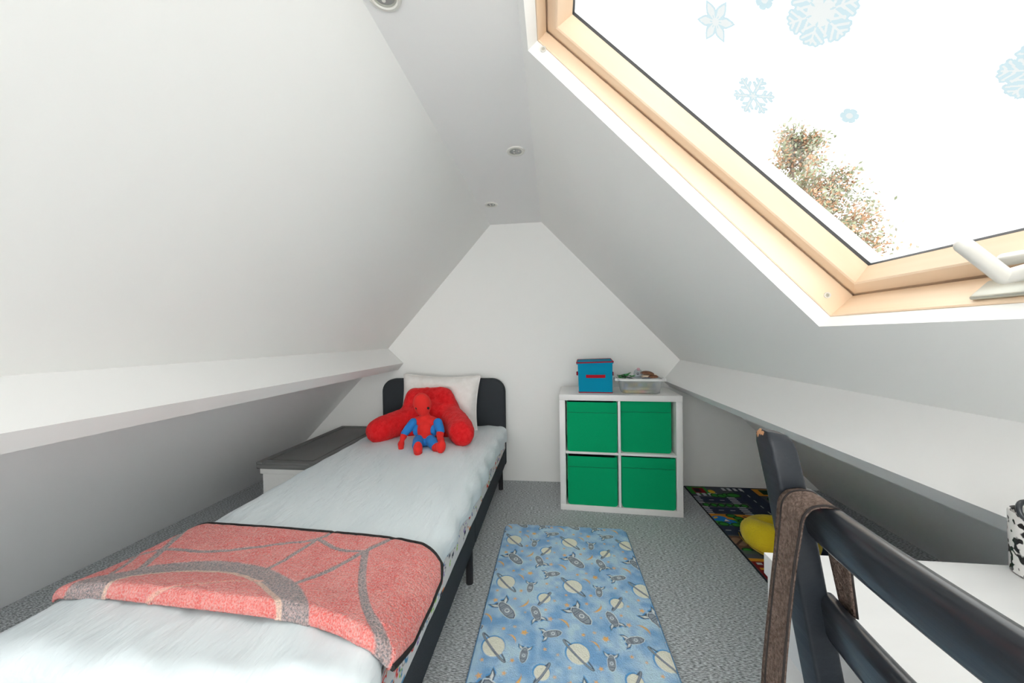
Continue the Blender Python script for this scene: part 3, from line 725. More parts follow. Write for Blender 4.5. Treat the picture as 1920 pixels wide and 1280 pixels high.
# ------------------------------------------------------------------ grey lidded storage box beside the bed
def lidded_box():
    x0, x1, y0, y1, zt = -1.785, -1.402, 1.905, 2.775, .425
    e = empty('storage_box', ((x0+x1)/2, (y0+y1)/2, 0), 'low light grey storage box with dark grey lid between bed and left slope', 'storage box')
    bm = bmesh.new(); bx(bm, (x0+.025, y0+.02, 0.002), (x1-.02, y1-.02, zt-.035), .012, seg=3)
    bmesh.ops.subdivide_edges(bm, edges=bm.edges, cuts=6, use_grid_fill=True)
    b = obj('fabric_body', bm, M['box_body']); smooth_sharp(b, 50)
    r = box('top_band', (x0+.018, y0+.012, zt-.075), (x1-.013, y1-.015, zt-.04), M['box_body'], bev=.005)
    bm = bmesh.new(); bx(bm, (x0, y0, zt-.042), (x1, y1, zt-.014), .010, seg=3); l = obj('lid', bm, M['box_lid']); smooth_sharp(l, 50)
    rims = []
    for lo, hi in (((x0+.003, y0+.003, zt-.0145), (x0+.04, y1-.003, zt)), ((x1-.04, y0+.003, zt-.0145), (x1-.003, y1-.003, zt)), ((x0+.04, y0+.003, zt-.0145), (x1-.04, y0+.045, zt)), ((x0+.04, y1-.045, zt-.0145), (x1-.04, y1-.003, zt))):
        rims.append(box('lid_rim', lo, hi, M['box_lid'], bev=.002))
    rims.append(box('inner_panel', (x0+.055, y0+.062, zt-.0145), (x1-.055, y1-.062, zt-.003), M['box_lid'], bev=.002))
    adopt(e, b, r, l)
    for q in rims: q.parent = l
lidded_box()

# ------------------------------------------------------------------ cube shelf with green bins
CA = .0531; CX, CY = .0286, 2.353
KM = Matrix.Translation((CX, CY, 0)) @ Matrix.Rotation(-CA, 4, 'Z')
def kempty(name, lx, ly, lz, label, cat, group=None): return empty(name, KM @ Vector((lx, ly, lz)), label, cat, group, rz=-CA)
def shelf():
    W = .765; t = .038; s = .016; e = kempty('cube_shelf', 0, 0, 0, 'white two-by-two cube shelf against the end wall', 'shelf')
    b = lambda n, lo, hi: box(n, lo, hi, M['white_lam'], e, bev=.0012)
    b('top_panel', (0, 0, W-t), (W, .39, W)); b('bottom_panel', (0, 0, 0), (W, .39, t))
    b('side_panel', (0, 0, t+.0004), (t, .39, W-t-.0004)); b('side_panel', (W-t, 0, t+.0004), (W, .39, W-t-.0004))
    h = (W-2*t-s)/2; b('divider', (t+h, .002, t+.0004), (t+h+s, .39, W-t-.0004))
    b('shelf_board', (t+.0004, .003, t+h), (t+h-.0004, .39, t+h+s)); b('shelf_board', (t+h+s+.0004, .003, t+h), (W-t-.0004, .39, t+h+s))
    labs = {(0, 1): 'green fabric bin in the top left cube of the white shelf', (1, 1): 'green fabric bin in the top right cube, pushed in deeper, of the white shelf',
            (0, 0): 'green fabric bin in the bottom left cube of the white shelf', (1, 0): 'green fabric bin in the bottom right cube of the white shelf'}
    for (i, j), lb in labs.items():
        x0 = t+i*(h+s); z0 = t+j*(h+s)
        dep = {(0, 1): .006, (1, 1): .035, (0, 0): .008, (1, 0): .010}[i, j]
        gl, gr_, gt = {(0, 1): (.012, .006, .010), (1, 1): (.005, .022, .006), (0, 0): (.012, .008, .016), (1, 0): (.005, .005, .008)}[i, j]
        be = kempty('fabric_bin', x0+h/2, .2, z0, lb, 'bin', 'green bins in the white shelf')
        a0, a1, b0, b1 = -h/2+gl, h/2-gr_, 0.0005, h-gt; F0 = -.2+dep; F1 = .18
        # walls of the bin: rounded lower corners, open top
        rr = .018; pts = [(a0, b1), (a0, b0+rr)]
        for k in range(1, 6): tt = PI+k/5*PI/2; pts.append((a0+rr+rr*math.cos(tt), b0+rr+rr*math.sin(tt)))
        for k in range(0, 6): tt = 1.5*PI+k/5*PI/2; pts.append((a1-rr+rr*math.cos(tt), b0+rr+rr*math.sin(tt)))
        pts += [(a1, b1)]
        nU, nV = 24, 24
        # front panel with a soft bulge
        bm = bmesh.new()
        outer = [bm.verts.new((p, F0, q)) for p, q in pts]; back = [bm.verts.new((p, F1, q)) for p, q in pts]
        n = len(pts)
        for k in range(n-1): bm.faces.new((outer[k], back[k], back[k+1], outer[k+1]))
        bm.faces.new(back); 
        sh = obj('bin_shell', bm, M['green'], be)
        so = sh.modifiers.new('s', 'SOLIDIFY'); so.thickness = .004; so.offset = -1
        smooth_sharp(sh, 50)
        bm = bmesh.new(); A = [bm.verts.new((p, F0-.0042, q)) for p, q in pts]; B = [bm.verts.new((p, F0, q)) for p, q in pts]
        f = bm.faces.new(A); bm.faces.new(B[::-1])
        for k in range(n): bm.faces.new((A[k], A[(k+1) % n], B[(k+1) % n], B[k]))
        fr = obj('front_panel', bm, M['green'], be)
        hb_ = box('top_hem', (a0+.001, F0-.0062, b1-.068), (a1-.001, F0-.0042, b1-.001), M['green'], be, bev=.0008)
        st = tube('stitching', [(a0+.003+(a1-a0-.006)*q/10, F0-.0064, b1-.0685+.0012*math.sin(q*1.7+i*2+j)) for q in range(11)], .0011, M['green_dark'], be, sec=6)
        box('dark_sheet', (a0+.006, F0+.004, b1-.03), (a1-.006, F1-.006, b1-.026), M['dark_in'], be, bev=0)  # near-black sheet across the bin, a little below its rim
shelf()

# ------------------------------------------------------------------ things on the shelf
KI = KM.inverted()
def K(px, py, **k): return KI @ Vector(at(px, py, **k))
def canvas_box():
    zt = .767; fl, fr = Vector(at(1085.5, 735.5, z=zt)), Vector(at(1148.5, 736.5, z=zt))
    w_ = (fr-fl).length; ang = math.atan2(fr.y-fl.y, fr.x-fl.x); dp, hh = .20, .203
    e = empty('fabric_box', (*fl.xy, .7655), 'bright blue lidded fabric box with red trim on the white shelf', 'box', rz=ang)
    # body flares slightly upward; leaves the shelf top vertical at the front
    bm = bmesh.new(); f = .006
    lo = [(0, 0), (w_, 0), (w_, dp), (0, dp)]; hi = [(-f, -.001), (w_+f*.3, -.001), (w_+f*.3, dp+.002), (-f, dp+.002)]
    A = [bm.verts.new((x, y, 0)) for x, y in lo]; B = [bm.verts.new((x, y, hh)) for x, y in hi]
    bm.faces.new(A[::-1]); bm.faces.new(B)
    for i in range(4): bm.faces.new((A[i], A[(i+1) % 4], B[(i+1) % 4], B[i]))
    obj('box_body', bm, M['teal'], e)
    l = [(-.014, -.008), (w_+.007, -.010), (w_+.004, dp+.008), (-.010, dp+.008)]; zl = [hh-.012, hh-.004, hh+.003, hh-.004]
    bm = bmesh.new(); A = [bm.verts.new((x, y, z)) for (x, y), z in zip(l, zl)]; B = [bm.verts.new((x, y, z+.012)) for (x, y), z in zip(l, zl)]
    bm.faces.new(A[::-1]); bm.faces.new(B)
    for i in range(4): bm.faces.new((A[i], A[(i+1) % 4], B[(i+1) % 4], B[i]))
    ld = obj('lid', bm, M['teal'], e)
    tube('lid_binding', [(x, y, z+.011) for (x, y), z in zip(l, zl)], .0042, M['red_tape'], ld, sec=8, close=True)
    tube('bottom_binding', [(x, y, .003) for x, y in lo], .0032, M['red_tape'], e, sec=8, close=True)
    # handles: front strap and two side loops
    def strap_h(p, q, out, name='handle'):
        p, q, out = Vector(p), Vector(q), Vector(out); bm = bmesh.new(); R0_ = []
        for k in range(13):
            t = k/12; b_ = p.lerp(q, t) + out*(math.sin(t*PI)**.5*.010+.001); R0_.append([bm.verts.new(b_+Vector((0, 0, s*.0105))+out*o_) for s, o_ in ((-1, 0), (1, 0), (1, .0025), (-1, .0025))])
        for a, b in zip(R0_, R0_[1:]):
            for i in range(4): bm.faces.new((a[i], a[(i+1) % 4], b[(i+1) % 4], b[i]))
        bm.faces.new(R0_[0]); bm.faces.new(R0_[-1][::-1])
        obj(name, bm, M['red_tape'], e)
    strap_h((.048, -.001, .112), (w_*.795, -.001, .113), (0, -1, 0))
    strap_h((-.004, .135, .122), (-.004, .05, .122), (-1, 0, 0)); strap_h((w_+.001, .05, .122), (w_+.001, .135, .122), (1, 0, 0))
canvas_box()
def rrect(hx, hy, r, n=6):
    out = []
    for cx, cy, a0 in ((hx-r, hy-r, 0), (-hx+r, hy-r, PI/2), (-hx+r, -hy+r, PI), (hx-r, -hy+r, 1.5*PI)):
        for k in range(n+1): t = a0+k/n*PI/2; out.append((cx+r*math.cos(t), cy+r*math.sin(t)))
    return out
TUB = {}
def tub():
    c = Vector((.568, 2.470, .7655)); hh = .098
    e = empty('plastic_tub', c, 'open translucent plastic tub of small toys on the white shelf', 'tub', rz=-CA-.02)
    TUB['M'] = Matrix.Translation(c) @ Matrix.Rotation(-CA-.02, 4, 'Z'); TUB['h'] = hh
    bm = bmesh.new(); rings = []
    for z, hx, hy, r in ((.002, .105, .068, .03), (.0, .112, .076, .035), (.004, .121, .084, .035), (.03, .125, .088, .035), (hh-.012, .134, .096, .035), (hh, .136, .098, .035)):
        rings.append([bm.verts.new((x, y, z)) for x, y in rrect(hx, hy, r)])
    for a, b in zip(rings, rings[1:]):
        n = len(a)
        for k in range(n): bm.faces.new((a[k], a[(k+1) % n], b[(k+1) % n], b[k]))
    bm.faces.new(rings[0][::-1])
    o = obj('tub_shell', bm, M['tub'], e, True)
    bm = bmesh.new(); R0_ = []
    for z, dx in ((hh-.010, 0), (hh-.012, .009), (hh, .010), (hh+.003, .005), (hh, 0)):
        R0_.append([bm.verts.new((x, y, z)) for x, y in rrect(.136+dx, .098+dx, .038)])
    for a, b in zip(R0_, R0_[1:]+R0_[:1]):
        n = len(a)
        for k in range(n): bm.faces.new((a[k], a[(k+1) % n], b[(k+1) % n], b[k]))
    smooth_sharp(obj('rim', bm, M['tub_rim'], e), 40)
    for s in (1, -1):
        box('grip_tab', (s*.150-.014, -.045, hh-.022), (s*.150+.014, .045, hh-.001), M['tub_rim'], e, bev=.004)
    # pieces inside
    rnd = random.Random(5); cols = [(.55, .40, .12), (.25, .35, .5), (.5, .15, .15), (.6, .55, .5), (.15, .35, .2), (.3, .3, .33), (.55, .5, .25)]
    mts = [mat('toy_brick_colour_%d' % k, cc, .5) for k, cc in enumerate(cols)]
    for k in range(46):
        hx = rnd.uniform(-.098, .098); hy = rnd.uniform(-.064, .058); z = .012 + (k//16)*.021
        s = Vector((rnd.uniform(.008, .014), rnd.uniform(.007, .011), .0085)); a = rnd.uniform(-.25, .25)
        if k < 32:
            hx = -.095+ (k % 16 % 8)*.0265; hy = -.062 + ((k % 16)//8)*.045 + rnd.uniform(-.004, .004)
        else: hx = -.09+((k-32) % 7)*.029; hy = -.045+((k-32)//7)*.05
        bm = bmesh.new(); Mx = Matrix.Translation((hx, hy, z)) @ Matrix.Rotation(a, 4, 'Z')
        bx(bm, -s, s, .0015, Mx, 1); ell(bm, Mx @ Vector((0, 0, s.z)), (.004, .004, .002), u=8, v=6)
        o = obj('toy_brick', bm, rnd.choice(mts)); o.matrix_world = TUB['M'].copy()
        tag(o, 'small coloured toy piece seen blurred through the wall of the plastic tub', 'toy', 'toy pieces inside the plastic tub')
M['tub_rim'] = mat('milky_plastic', (.80, .81, .80), .4)
tub()
def tubput(o, label, cat):
    o.matrix_world = TUB['M'].copy(); tag(o, label, cat); return o
def tub_toys():
    # tangle of green leaves / tracks
    rnd = random.Random(8)
    e = empty('toy_plant', TUB['M'] @ Vector((-.085, 0, .092)), 'green plastic toy foliage heaped at the left end of the tub', 'toy', rz=-CA-.02)
    for k in range(16):
        a = rnd.uniform(-.5, .6); L_ = rnd.uniform(.02, .038); c = Vector((rnd.uniform(-.04, .035), rnd.uniform(-.05, .03), rnd.uniform(.004, .03)))
        bm = bmesh.new(); ell(bm, (0, 0, 0), (L_, .0075, .0025), u=10, v=6)
        bmesh.ops.transform(bm, matrix=Matrix.Translation(c) @ Matrix.Rotation(rnd.uniform(-1, 1), 4, 'Z') @ Matrix.Rotation(a, 4, 'Y') @ Matrix.Rotation(rnd.uniform(-.6, .6), 4, 'X'), verts=bm.verts)
        obj('leaf', bm, M['toy_green'], e, True)
    o = tube('dark_stalk', [(-.035, -.055, .022), (0, -.05, .014), (.045, -.06, .002)], .0035, M['black_thread'], e, sec=8)
    # clear little bottle lying with its end up
    Mx = Matrix.Translation((-.012, -.03, .105)) @ Matrix.Rotation(math.radians(58), 4, 'X') @ Matrix.Rotation(math.radians(10), 4, 'Y')
    o = empty('toy_bottle', TUB['M'] @ Vector((-.012, -.03, .097)), 'clear plastic toy bottle standing up in the middle of the tub', 'bottle', rz=-CA-.02)
    Ml = Matrix.Translation((0, 0, .030)) @ Matrix.Rotation(math.radians(35), 4, 'X')
    lathe('bottle_body', [(0, -.03), (.020, -.030), (.0265, -.022), (.0285, 0), (.0265, .016), (.018, .027), (.010, .031), (.010, .034), (0, .034)], M['bottle'], o, M4=Ml, n=28)
    lathe('bottle_cap', [(0, .034), (.0105, .034), (.0105, .042), (0, .043)], M['pinkish'], o, M4=Ml, n=20)
    lathe('inner_ball', [(0, -.010), (.007, -.007), (.009, 0), (.007, .007), (0, .010)], M['grey_toy'], o, M4=Ml, n=16)
    # brown shells around cream body
    def dome(name, c, s, mt, rot, label, open_=True):
        bm = bmesh.new(); ell(bm, (0, 0, 0), (1, 1, 1), u=28, v=20)
        bmesh.ops.bisect_plane(bm, geom=bm.verts[:]+bm.edges[:]+bm.faces[:], plane_co=(0, 0, 0), plane_no=(0, 0, -1), clear_outer=True)
        ed = [x for x in bm.edges if x.is_boundary]; bmesh.ops.holes_fill(bm, edges=ed)
        bmesh.ops.transform(bm, matrix=Matrix.Translation(c) @ rot @ Matrix.Diagonal((*s, 1)), verts=bm.verts)
        o = obj(name, bm, mt); smooth_sharp(o, 50); return tubput(o, label, 'toy')
    dome('toy_shell', (.050, -.010, .122), (.046, .038, .022), M['brown'], Matrix.Rotation(.10, 4, 'Y'), 'domed brown toy shell, the higher one in the tub')
    dome('toy_shell', (.080, -.040, .102), (.036, .030, .019), M['brown'], Matrix.Rotation(-.1, 4, 'Y'), 'smaller brown toy shell low at the right end of the tub')
    bm = bmesh.new(); ell(bm, (.05, -.012, .110), (.041, .034, .0115)); ell(bm, (.092, -.008, .114), (.022, .022, .010)); ell(bm, (.035, -.03, .103), (.022, .018, .010))
    tubput(obj('toy_figure', bm, M['cream'], smooth=True), 'cream toy animal body under the brown shell in the tub', 'toy')
    bm = bmesh.new(); ell(bm, (.030, -.058, .098), (.022, .012, .009)); ell(bm, (.052, -.060, .100), (.012, .010, .007))
    tubput(obj('toy_stone', bm, M['grey_toy'], smooth=True), 'small dark grey toy lump at the front rim of the tub', 'toy')
M['pinkish'] = mat('pale_pink_cap', (.6, .35, .4), .4); M['grey_toy'] = mat('grey_plastic', (.14, .15, .18), .4)
tub_toys()

# ------------------------------------------------------------------ space rug
def rug():
    X0, X1, Y0, Y1, rr = -.308, .402, .72, 2.123, .045
    nx, ny = 330, 650
    U_, V_ = np.meshgrid(np.linspace(0, 1, nx), np.linspace(0, 1, ny), indexing='ij')
    X = X0+(X1-X0)*U_; Y = Y0+(Y1-Y0)*V_
    # round the corners: pull rows near the ends inward
    for yc, sg in ((Y0, 1), (Y1, -1)):
        dd = np.clip(rr-np.abs(Y-yc), 0, rr); ins = rr-np.sqrt(np.clip(rr*rr-dd*dd, 0, None)); X = X + (0.5-U_)*2*ins*np.clip(np.abs(U_-.5)*2, 0, 1)**6
    Y = Y + .010*(X-.05)*0
    base = np.array(srgb(140, 182, 216)); cv = Canvas(X, Y, base, .0028)
    n1 = (vnoise(X*16, Y*16, 3)*.6+vnoise(X*42, Y*42, 5)*.4).ravel(); n1 = np.clip((n1-.25)/.5, 0, 1)[:, None]
    cv.c = np.array(srgb(126, 172, 214))*(1-n1)+np.array(srgb(186, 214, 232))*n1
    n2 = RNG.random((cv.X.size, 1)); cv.c *= .93+.12*n2
    grey, dk, cream, org, wht = srgb(150, 160, 172), srgb(84, 96, 114), (.80, .785, .675), srgb(250, 186, 116), srgb(226, 236, 244)
    hal = srgb(90, 158, 214)
    def ringp(cx, cy, a, b, ang, t0, t1, n=26):
        ca, sa = math.cos(ang), math.sin(ang)
        return [(cx+a*math.cos(t)*ca-b*math.sin(t)*sa, cy+a*math.cos(t)*sa+b*math.sin(t)*ca) for t in np.linspace(t0, t1, n)]
    def planet(cx, cy, r, ang, ra):
        cv.ell(cx-.002, cy+.003, r+.004, r+.004, 0, hal, 0)
        cv.line(ringp(cx, cy, ra, ra*.13, ang, 0, PI), .0045, dk, -1)
        cv.ell(cx, cy, r, r*1.03, 0, cream, 1)
        cv.line(ringp(cx, cy, ra, ra*.13, ang, PI, 2*PI), .0080, dk, -1); cv.line(ringp(cx, cy, ra, ra*.13, ang, PI+.1, 2*PI-.1), .0042, grey, 0)
    def rocket(cx, cy, ang, L_):
        ca, sa = math.cos(ang), math.sin(ang); T_ = lambda p: (cx+(p[0]*ca-p[1]*sa)*L_, cy+(p[0]*sa+p[1]*ca)*L_)
        for sg in (-1, 1):
            cv.poly([T_(p) for p in ((-.18, sg*.12), (-.42, sg*.42), (-.66, sg*.46), (-.52, sg*.28), (-.56, sg*.08))], hal, 0)
            cv.poly([T_(p) for p in ((-.2, sg*.12), (-.38, sg*.36), (-.62, sg*.42), (-.48, sg*.22), (-.5, sg*.06))], dk, 0)
            cv.poly([T_(p) for p in ((-.26, sg*.14), (-.38, sg*.30), (-.54, sg*.36), (-.42, sg*.18))], wht, .5)
        body = [(.52, 0), (.42, .13), (.22, .20), (-.12, .205), (-.38, .12), (-.46, 0), (-.38, -.12), (-.12, -.205), (.22, -.20), (.42, -.13)]
        cv.poly([T_((p[0]*1.06, p[1]*1.16)) for p in body], wht, 0); cv.poly([T_((p[0]*1.0, p[1]*1.0)) for p in body], dk, -1)
        cv.poly([T_((p[0]*.90, p[1]*.84)) for p in body], grey, 0)
        for xx in (-.14, -.22, .27): cv.line([T_((xx, -.15)), T_((xx, .15))], .0022, dk, -1)
        cx_, cy_ = T_((.06, 0)); cv.ell(cx_, cy_, .125*L_, .125*L_, 0, dk, -1); cv.ell(cx_, cy_, .105*L_, .105*L_, 0, wht, 1); cv.ell(cx_, cy_, .065*L_, .065*L_, 0, grey, 0)
    def moon(cx, cy, ang, L_):
        P = [(L_*math.cos(t), L_*math.sin(t)) for t in np.linspace(-1.15, 1.15, 9)]; Q = [(L_*(.30+.62*math.cos(t*.8)) - L_*.0, L_*.92*math.sin(t)) for t in np.linspace(1.1, -1.1, 9)]
        Q = [(x*.80, y) for x, y in Q]
        ca, sa = math.cos(ang), math.sin(ang); T_ = lambda p: (cx+(p[0]-L_*.8)*ca-p[1]*sa, cy+(p[0]-L_*.8)*sa+p[1]*ca)
        cv.poly([T_((x*1.02-.002, y*1.06)) for x, y in P+Q], hal, 0); cv.poly([T_(p) for p in P+Q], org, .5)
    def star(cx, cy, r, a0, pale=0):
        P = [(cx+(r if k % 2 == 0 else r*.48)*math.cos(a0+k*PI/5), cy+(r if k % 2 == 0 else r*.48)*math.sin(a0+k*PI/5)) for k in range(10)]
        cv.poly(P, tuple(np.array(org)*(1-pale)+np.array(srgb(200, 190, 180))*pale), .3, .95-.3*pale)
    mot = [('p', .070, 1.604, .041, -.85, .073), ('p', .249, 1.519, .027, 1.0, .045),
           ('r', .092, 1.441, -.86, .118), ('r', .217, 1.433, 1.92, .088), ('r', -.023, 1.340, .24, .080), ('r', .183, 1.236, -1.72, .080),
           ('r', .2755, 1.677, 0.0, .074), ('r', .183, 1.583, -1.67, .070),
           ('m', .169, 1.478, -.7, .034), ('m', .029, 1.397, .75, .034), ('m', .138, 1.308, .75, .027),
           ] + [('s', x, y, r, q) for x, y, r, q in ((.173, 1.675, .009, 0), (.135, 1.701, .005, .6), (.094, 1.687, .006, 0), (.144, 1.555, .008, 0), (.038, 1.547, .007, .2), (-.002, 1.593, .006, .5),
             (.039, 1.489, .011, .1), (.122, 1.505, .008, .2), (.172, 1.434, .006, .6), (.275, 1.409, .011, .4), (.178, 1.335, .012, 0), (.096, 1.345, .007, .1), (.139, 1.358, .007, .6), (.257, 1.269, .007, .1), (.292, 1.508, .007, .5), (.255, 1.455, .007, .2))]
    # the small rocket row repeats half a motif further on: keep one of each per repeat
    mot = [m_ for m_ in mot if not (m_[0] == 'r' and m_[1] == .183 and m_[2] == 1.236) and not (m_[0] == 'r' and m_[1] == .2755)]
    for i in range(-2, 3):
        for j in range(-3, 3):
            ox, oy = i*.305, j*.342
            for m_ in mot:
                x, y = m_[1]+ox, m_[2]+oy
                if not (X0-.09 < x < X1+.09 and Y0-.09 < y < Y1+.09): continue
                if m_[0] == 'p': planet(x, y, m_[3], m_[4], m_[5])
                elif m_[0] == 'r': rocket(x, y, m_[3], m_[4]*.92)
                elif m_[0] == 'm': moon(x, y, m_[3], m_[4])
                else: star(x, y, m_[3]*1.2, x*40, m_[4])
    cv.c = np.clip(cv.c*1.18, 0, .93)
    e0 = np.minimum(np.minimum(U_, 1-U_)*(X1-X0), np.minimum(V_, 1-V_)*(Y1-Y0)); ew = (e0.ravel() < .007)
    cv.c[ew] = srgb(112, 166, 214)
    Z = .003 + .013*np.sqrt(np.clip(1-(1-np.clip(e0/.014, 0, 1))**2, 0, 1)) + .0016*cv.h.reshape(X.shape) + .0012*vnoise(X*150, Y*150, 2) - .002*np.exp(-((e0-.012)/.003)**2) + .002*(vnoise(X*6, Y*6, 12)-.5)
    V = np.stack([X.ravel(), Y.ravel(), Z.ravel()], 1); nt_ = len(V)
    o = np_mesh('rug', V, grid_faces(nx, ny), M['rug'], None, cv.c)
    s = o.modifiers.new('s', 'SOLIDIFY'); s.thickness = .0025; s.offset = -1
    tag(o, 'pale blue fleece rug printed with rockets, planets and stars on the carpet', 'rug')
rug()

# ------------------------------------------------------------------ road play mat
def playmat():
    X0, X1, Y0, Y1 = .958, 1.76, 1.25, 2.788
    nx, ny = 330, 620
    X, Y = np.meshgrid(np.linspace(X0, X1, nx), np.linspace(Y0, Y1, ny), indexing='ij')
    cv = Canvas(X, Y, srgb(84, 90, 96), .003)
    road, grn, dg, wht, org, blu, red, yel, brn = srgb(52, 62, 80), srgb(60, 140, 62), srgb(22, 62, 34), srgb(190, 195, 198), srgb(206, 140, 50), srgb(44, 128, 196), srgb(120, 34, 38), srgb(216, 176, 60), srgb(112, 84, 70)
    def road_h(y, x0, x1, w_=.058):
        cv.rect(x0, y-w_, x1, y+w_, road)
        for k in range(int((x1-x0)/.07)): cv.rect(x0+.02+k*.07, y-.003, x0+.05+k*.07, y+.003, wht)
    def road_v(x, y0, y1, w_=.066):
        cv.rect(x-w_, y0, x+w_, y1, road)
        for k in range(int((y1-y0)/.08)): cv.rect(x-.003, y0+.02+k*.08, x+.003, y0+.055+k*.08, wht)
    def bush(x, y, a=.026, b=.02): cv.ell(x, y, a+.008, b+.008, 0, dg); cv.ell(x, y, a, b, 0, grn)
    def cross(x, y, h_=.05):
        for k in range(5): cv.rect(x-.026, y-h_+k*h_*.45, x+.026, y-h_+k*h_*.45+.011, wht)
    def zebra(x, y, L_=.15):
        for k in range(4): cv.rect(x+k*.04, y, x+.022+k*.04, y+.045, wht)
    road_h(2.566, X0, 1.27, .042); road_h(2.42, X0, 1.27, .042); road_h(2.175, X0, 1.27, .05); road_v(1.345, Y0, Y1, .075)
    road_h(1.96, 1.2, X1, .05); road_h(2.50, 1.40, X1, .045); road_h(1.55, X0, X1, .05)
    cv.rect(X0+.01, 2.458, 1.27, 2.525, srgb(96, 102, 104))
    for k in range(6): bush(1.0+k*.048, 2.492, .016, .018)
    cross(1.21, 2.566); cross(1.21, 2.42); cross(.975, 2.566); cross(.975, 2.42)
    # first block by the wall: trees and a building
    cv.rect(X0+.01, 2.655, 1.10, 2.775, grn); cv.rect(1.0, 2.67, 1.08, 2.76, red); cv.rect(1.01, 2.69, 1.05, 2.75, srgb(40, 34, 40)); cv.ell(1.12, 2.70, .022, .03, 0, yel)
    zebra(1.0, 2.628); zebra(1.21, 2.725)
    for x, y in ((1.12, 2.64), (1.16, 2.635), (1.2, 2.65), (1.25, 2.665)): bush(x, y, .024, .022)
    cv.ell(1.245, 2.65, .05, .035, 0, dg); cv.ell(1.245, 2.65, .04, .026, 0, grn)
    # pond block
    cv.rect(X0+.008, 2.235, 1.262, 2.368, org); cv.rect(X0+.008, 2.232, 1.12, 2.30, grn)
    cv.ell(1.0, 2.31, .048, .032, .2, blu); cv.ell(1.045, 2.275, .042, .03, -.4, blu); cv.ell(.985, 2.32, .017, .008, .6, yel); cv.poly([(1.02, 2.28), (1.05, 2.28), (1.036, 2.305)], (.75, .75, .75)); cv.rect(1.012, 2.27, 1.058, 2.277, brn)
    for x, y in ((1.09, 2.35), (1.12, 2.32), (1.13, 2.285), (1.07, 2.24), (1.0, 2.245)): bush(x, y, .024, .017)
    for k in range(7): cv.ell(1.165+(k % 3)*.03, 2.27+(k//3)*.035, .012, .010, .4*k, wht if k % 2 else brn)
    bush(1.235, 2.3, .02, .02)
    # brown building, then the red and yellow one
    cv.rect(X0+.008, 1.985, 1.26, 2.115, brn); cv.ell(.995, 2.06, .035, .04, .5, srgb(150, 120, 100)); cv.line([(.97, 2.03), (1.03, 2.09)], .012, srgb(80, 60, 55)); bush(1.0, 1.985, .02, .012)
    cv.rect(X0+.012, 1.95, 1.262, 1.98, srgb(90, 104, 92)); cv.rect(X0+.008, 1.62, 1.26, 1.905, red)
    for k in range(6): cv.rect(.985+k*.045, 1.862, 1.01+k*.045, 1.878, wht); cv.rect(.985+k*.045, 1.785, 1.01+k*.045, 1.8, yel); cv.rect(.985+k*.045, 1.71, 1.01+k*.045, 1.725, wht)
    cv.rect(X0+.008, 1.888, 1.26, 1.912, org); cv.rect(.98, 1.822, 1.2, 1.838, org)
    for x in (1.48, 1.56, 1.66): bush(x, 2.60, .03, .03); bush(x, 2.42, .03, .03)
    cv.rect(1.42, 2.66, 1.74, 2.77, org); cv.rect(1.46, 2.68, 1.55, 2.76, dg); cv.rect(1.44, 2.05, 1.74, 2.36, grn); cv.ell(1.6, 2.2, .09, .07, .3, blu)
    for xx, yy in ((1.5, 1.7), (1.6, 1.8), (1.68, 1.7)): bush(xx, yy, .035, .03)
    e0 = np.minimum(np.minimum(X-X0, X1-X), np.minimum(Y-Y0, Y1-Y)).ravel(); cv.c[e0 < .007] = (.02, .025, .03)
    cv.c = np.clip(cv.c*1.05, 0, .9)
    Z = .006+.0015*vnoise(X*4, Y*4, 3)
    V = np.stack([X.ravel(), Y.ravel(), Z.ravel()], 1)
    o = np_mesh('road_mat', V, grid_faces(nx, ny), M['matprint'], None, cv.c)
    s = o.modifiers.new('s', 'SOLIDIFY'); s.thickness = .005; s.offset = -1
    tag(o, 'dark play mat printed with roads, a pond and trees in the far right corner', 'play mat')
playmat()
def yellow_ring():
    bm = bmesh.new(); n = 40; P, R_ = [], []
    c = Vector((1.185, 2.030, .082))
    for k in range(n):
        a = 2*PI*k/n; fr = max(0, math.cos(a-math.radians(225)))       # thick part towards the room
        rad = .050 + .034*fr**1.0; P.append(c + Vector((math.cos(a)*(.122-.010*fr), math.sin(a)*(.122-.010*fr), -.018+.010*fr))); R_.append(rad)
    tube_into(bm, P, R_, 24, True)
    for v in bm.verts: v.co.z = max(v.co.z, .009)
    e = empty('ring_cushion', (c.x, c.y, .008), 'plain yellow ring-shaped plush cushion lying on the road mat', 'cushion')
    o = obj('plush_ring', bm, M['yellow'], smooth=True); adopt(e, o)
    s = c + Vector((-.112, -.112, 0)); pts = []
    for k in range(13):
        a = math.radians(158+k*11); pts.append(c + Vector((math.cos(a)*.186, math.sin(a)*.186, -.046)))
    sm = tube('seam', pts, .0022, M['seam_y'], sec=6); adopt(e, sm)
M['seam_y'] = mat('ochre_seam', (.42, .26, .01), .9)
yellow_ring()

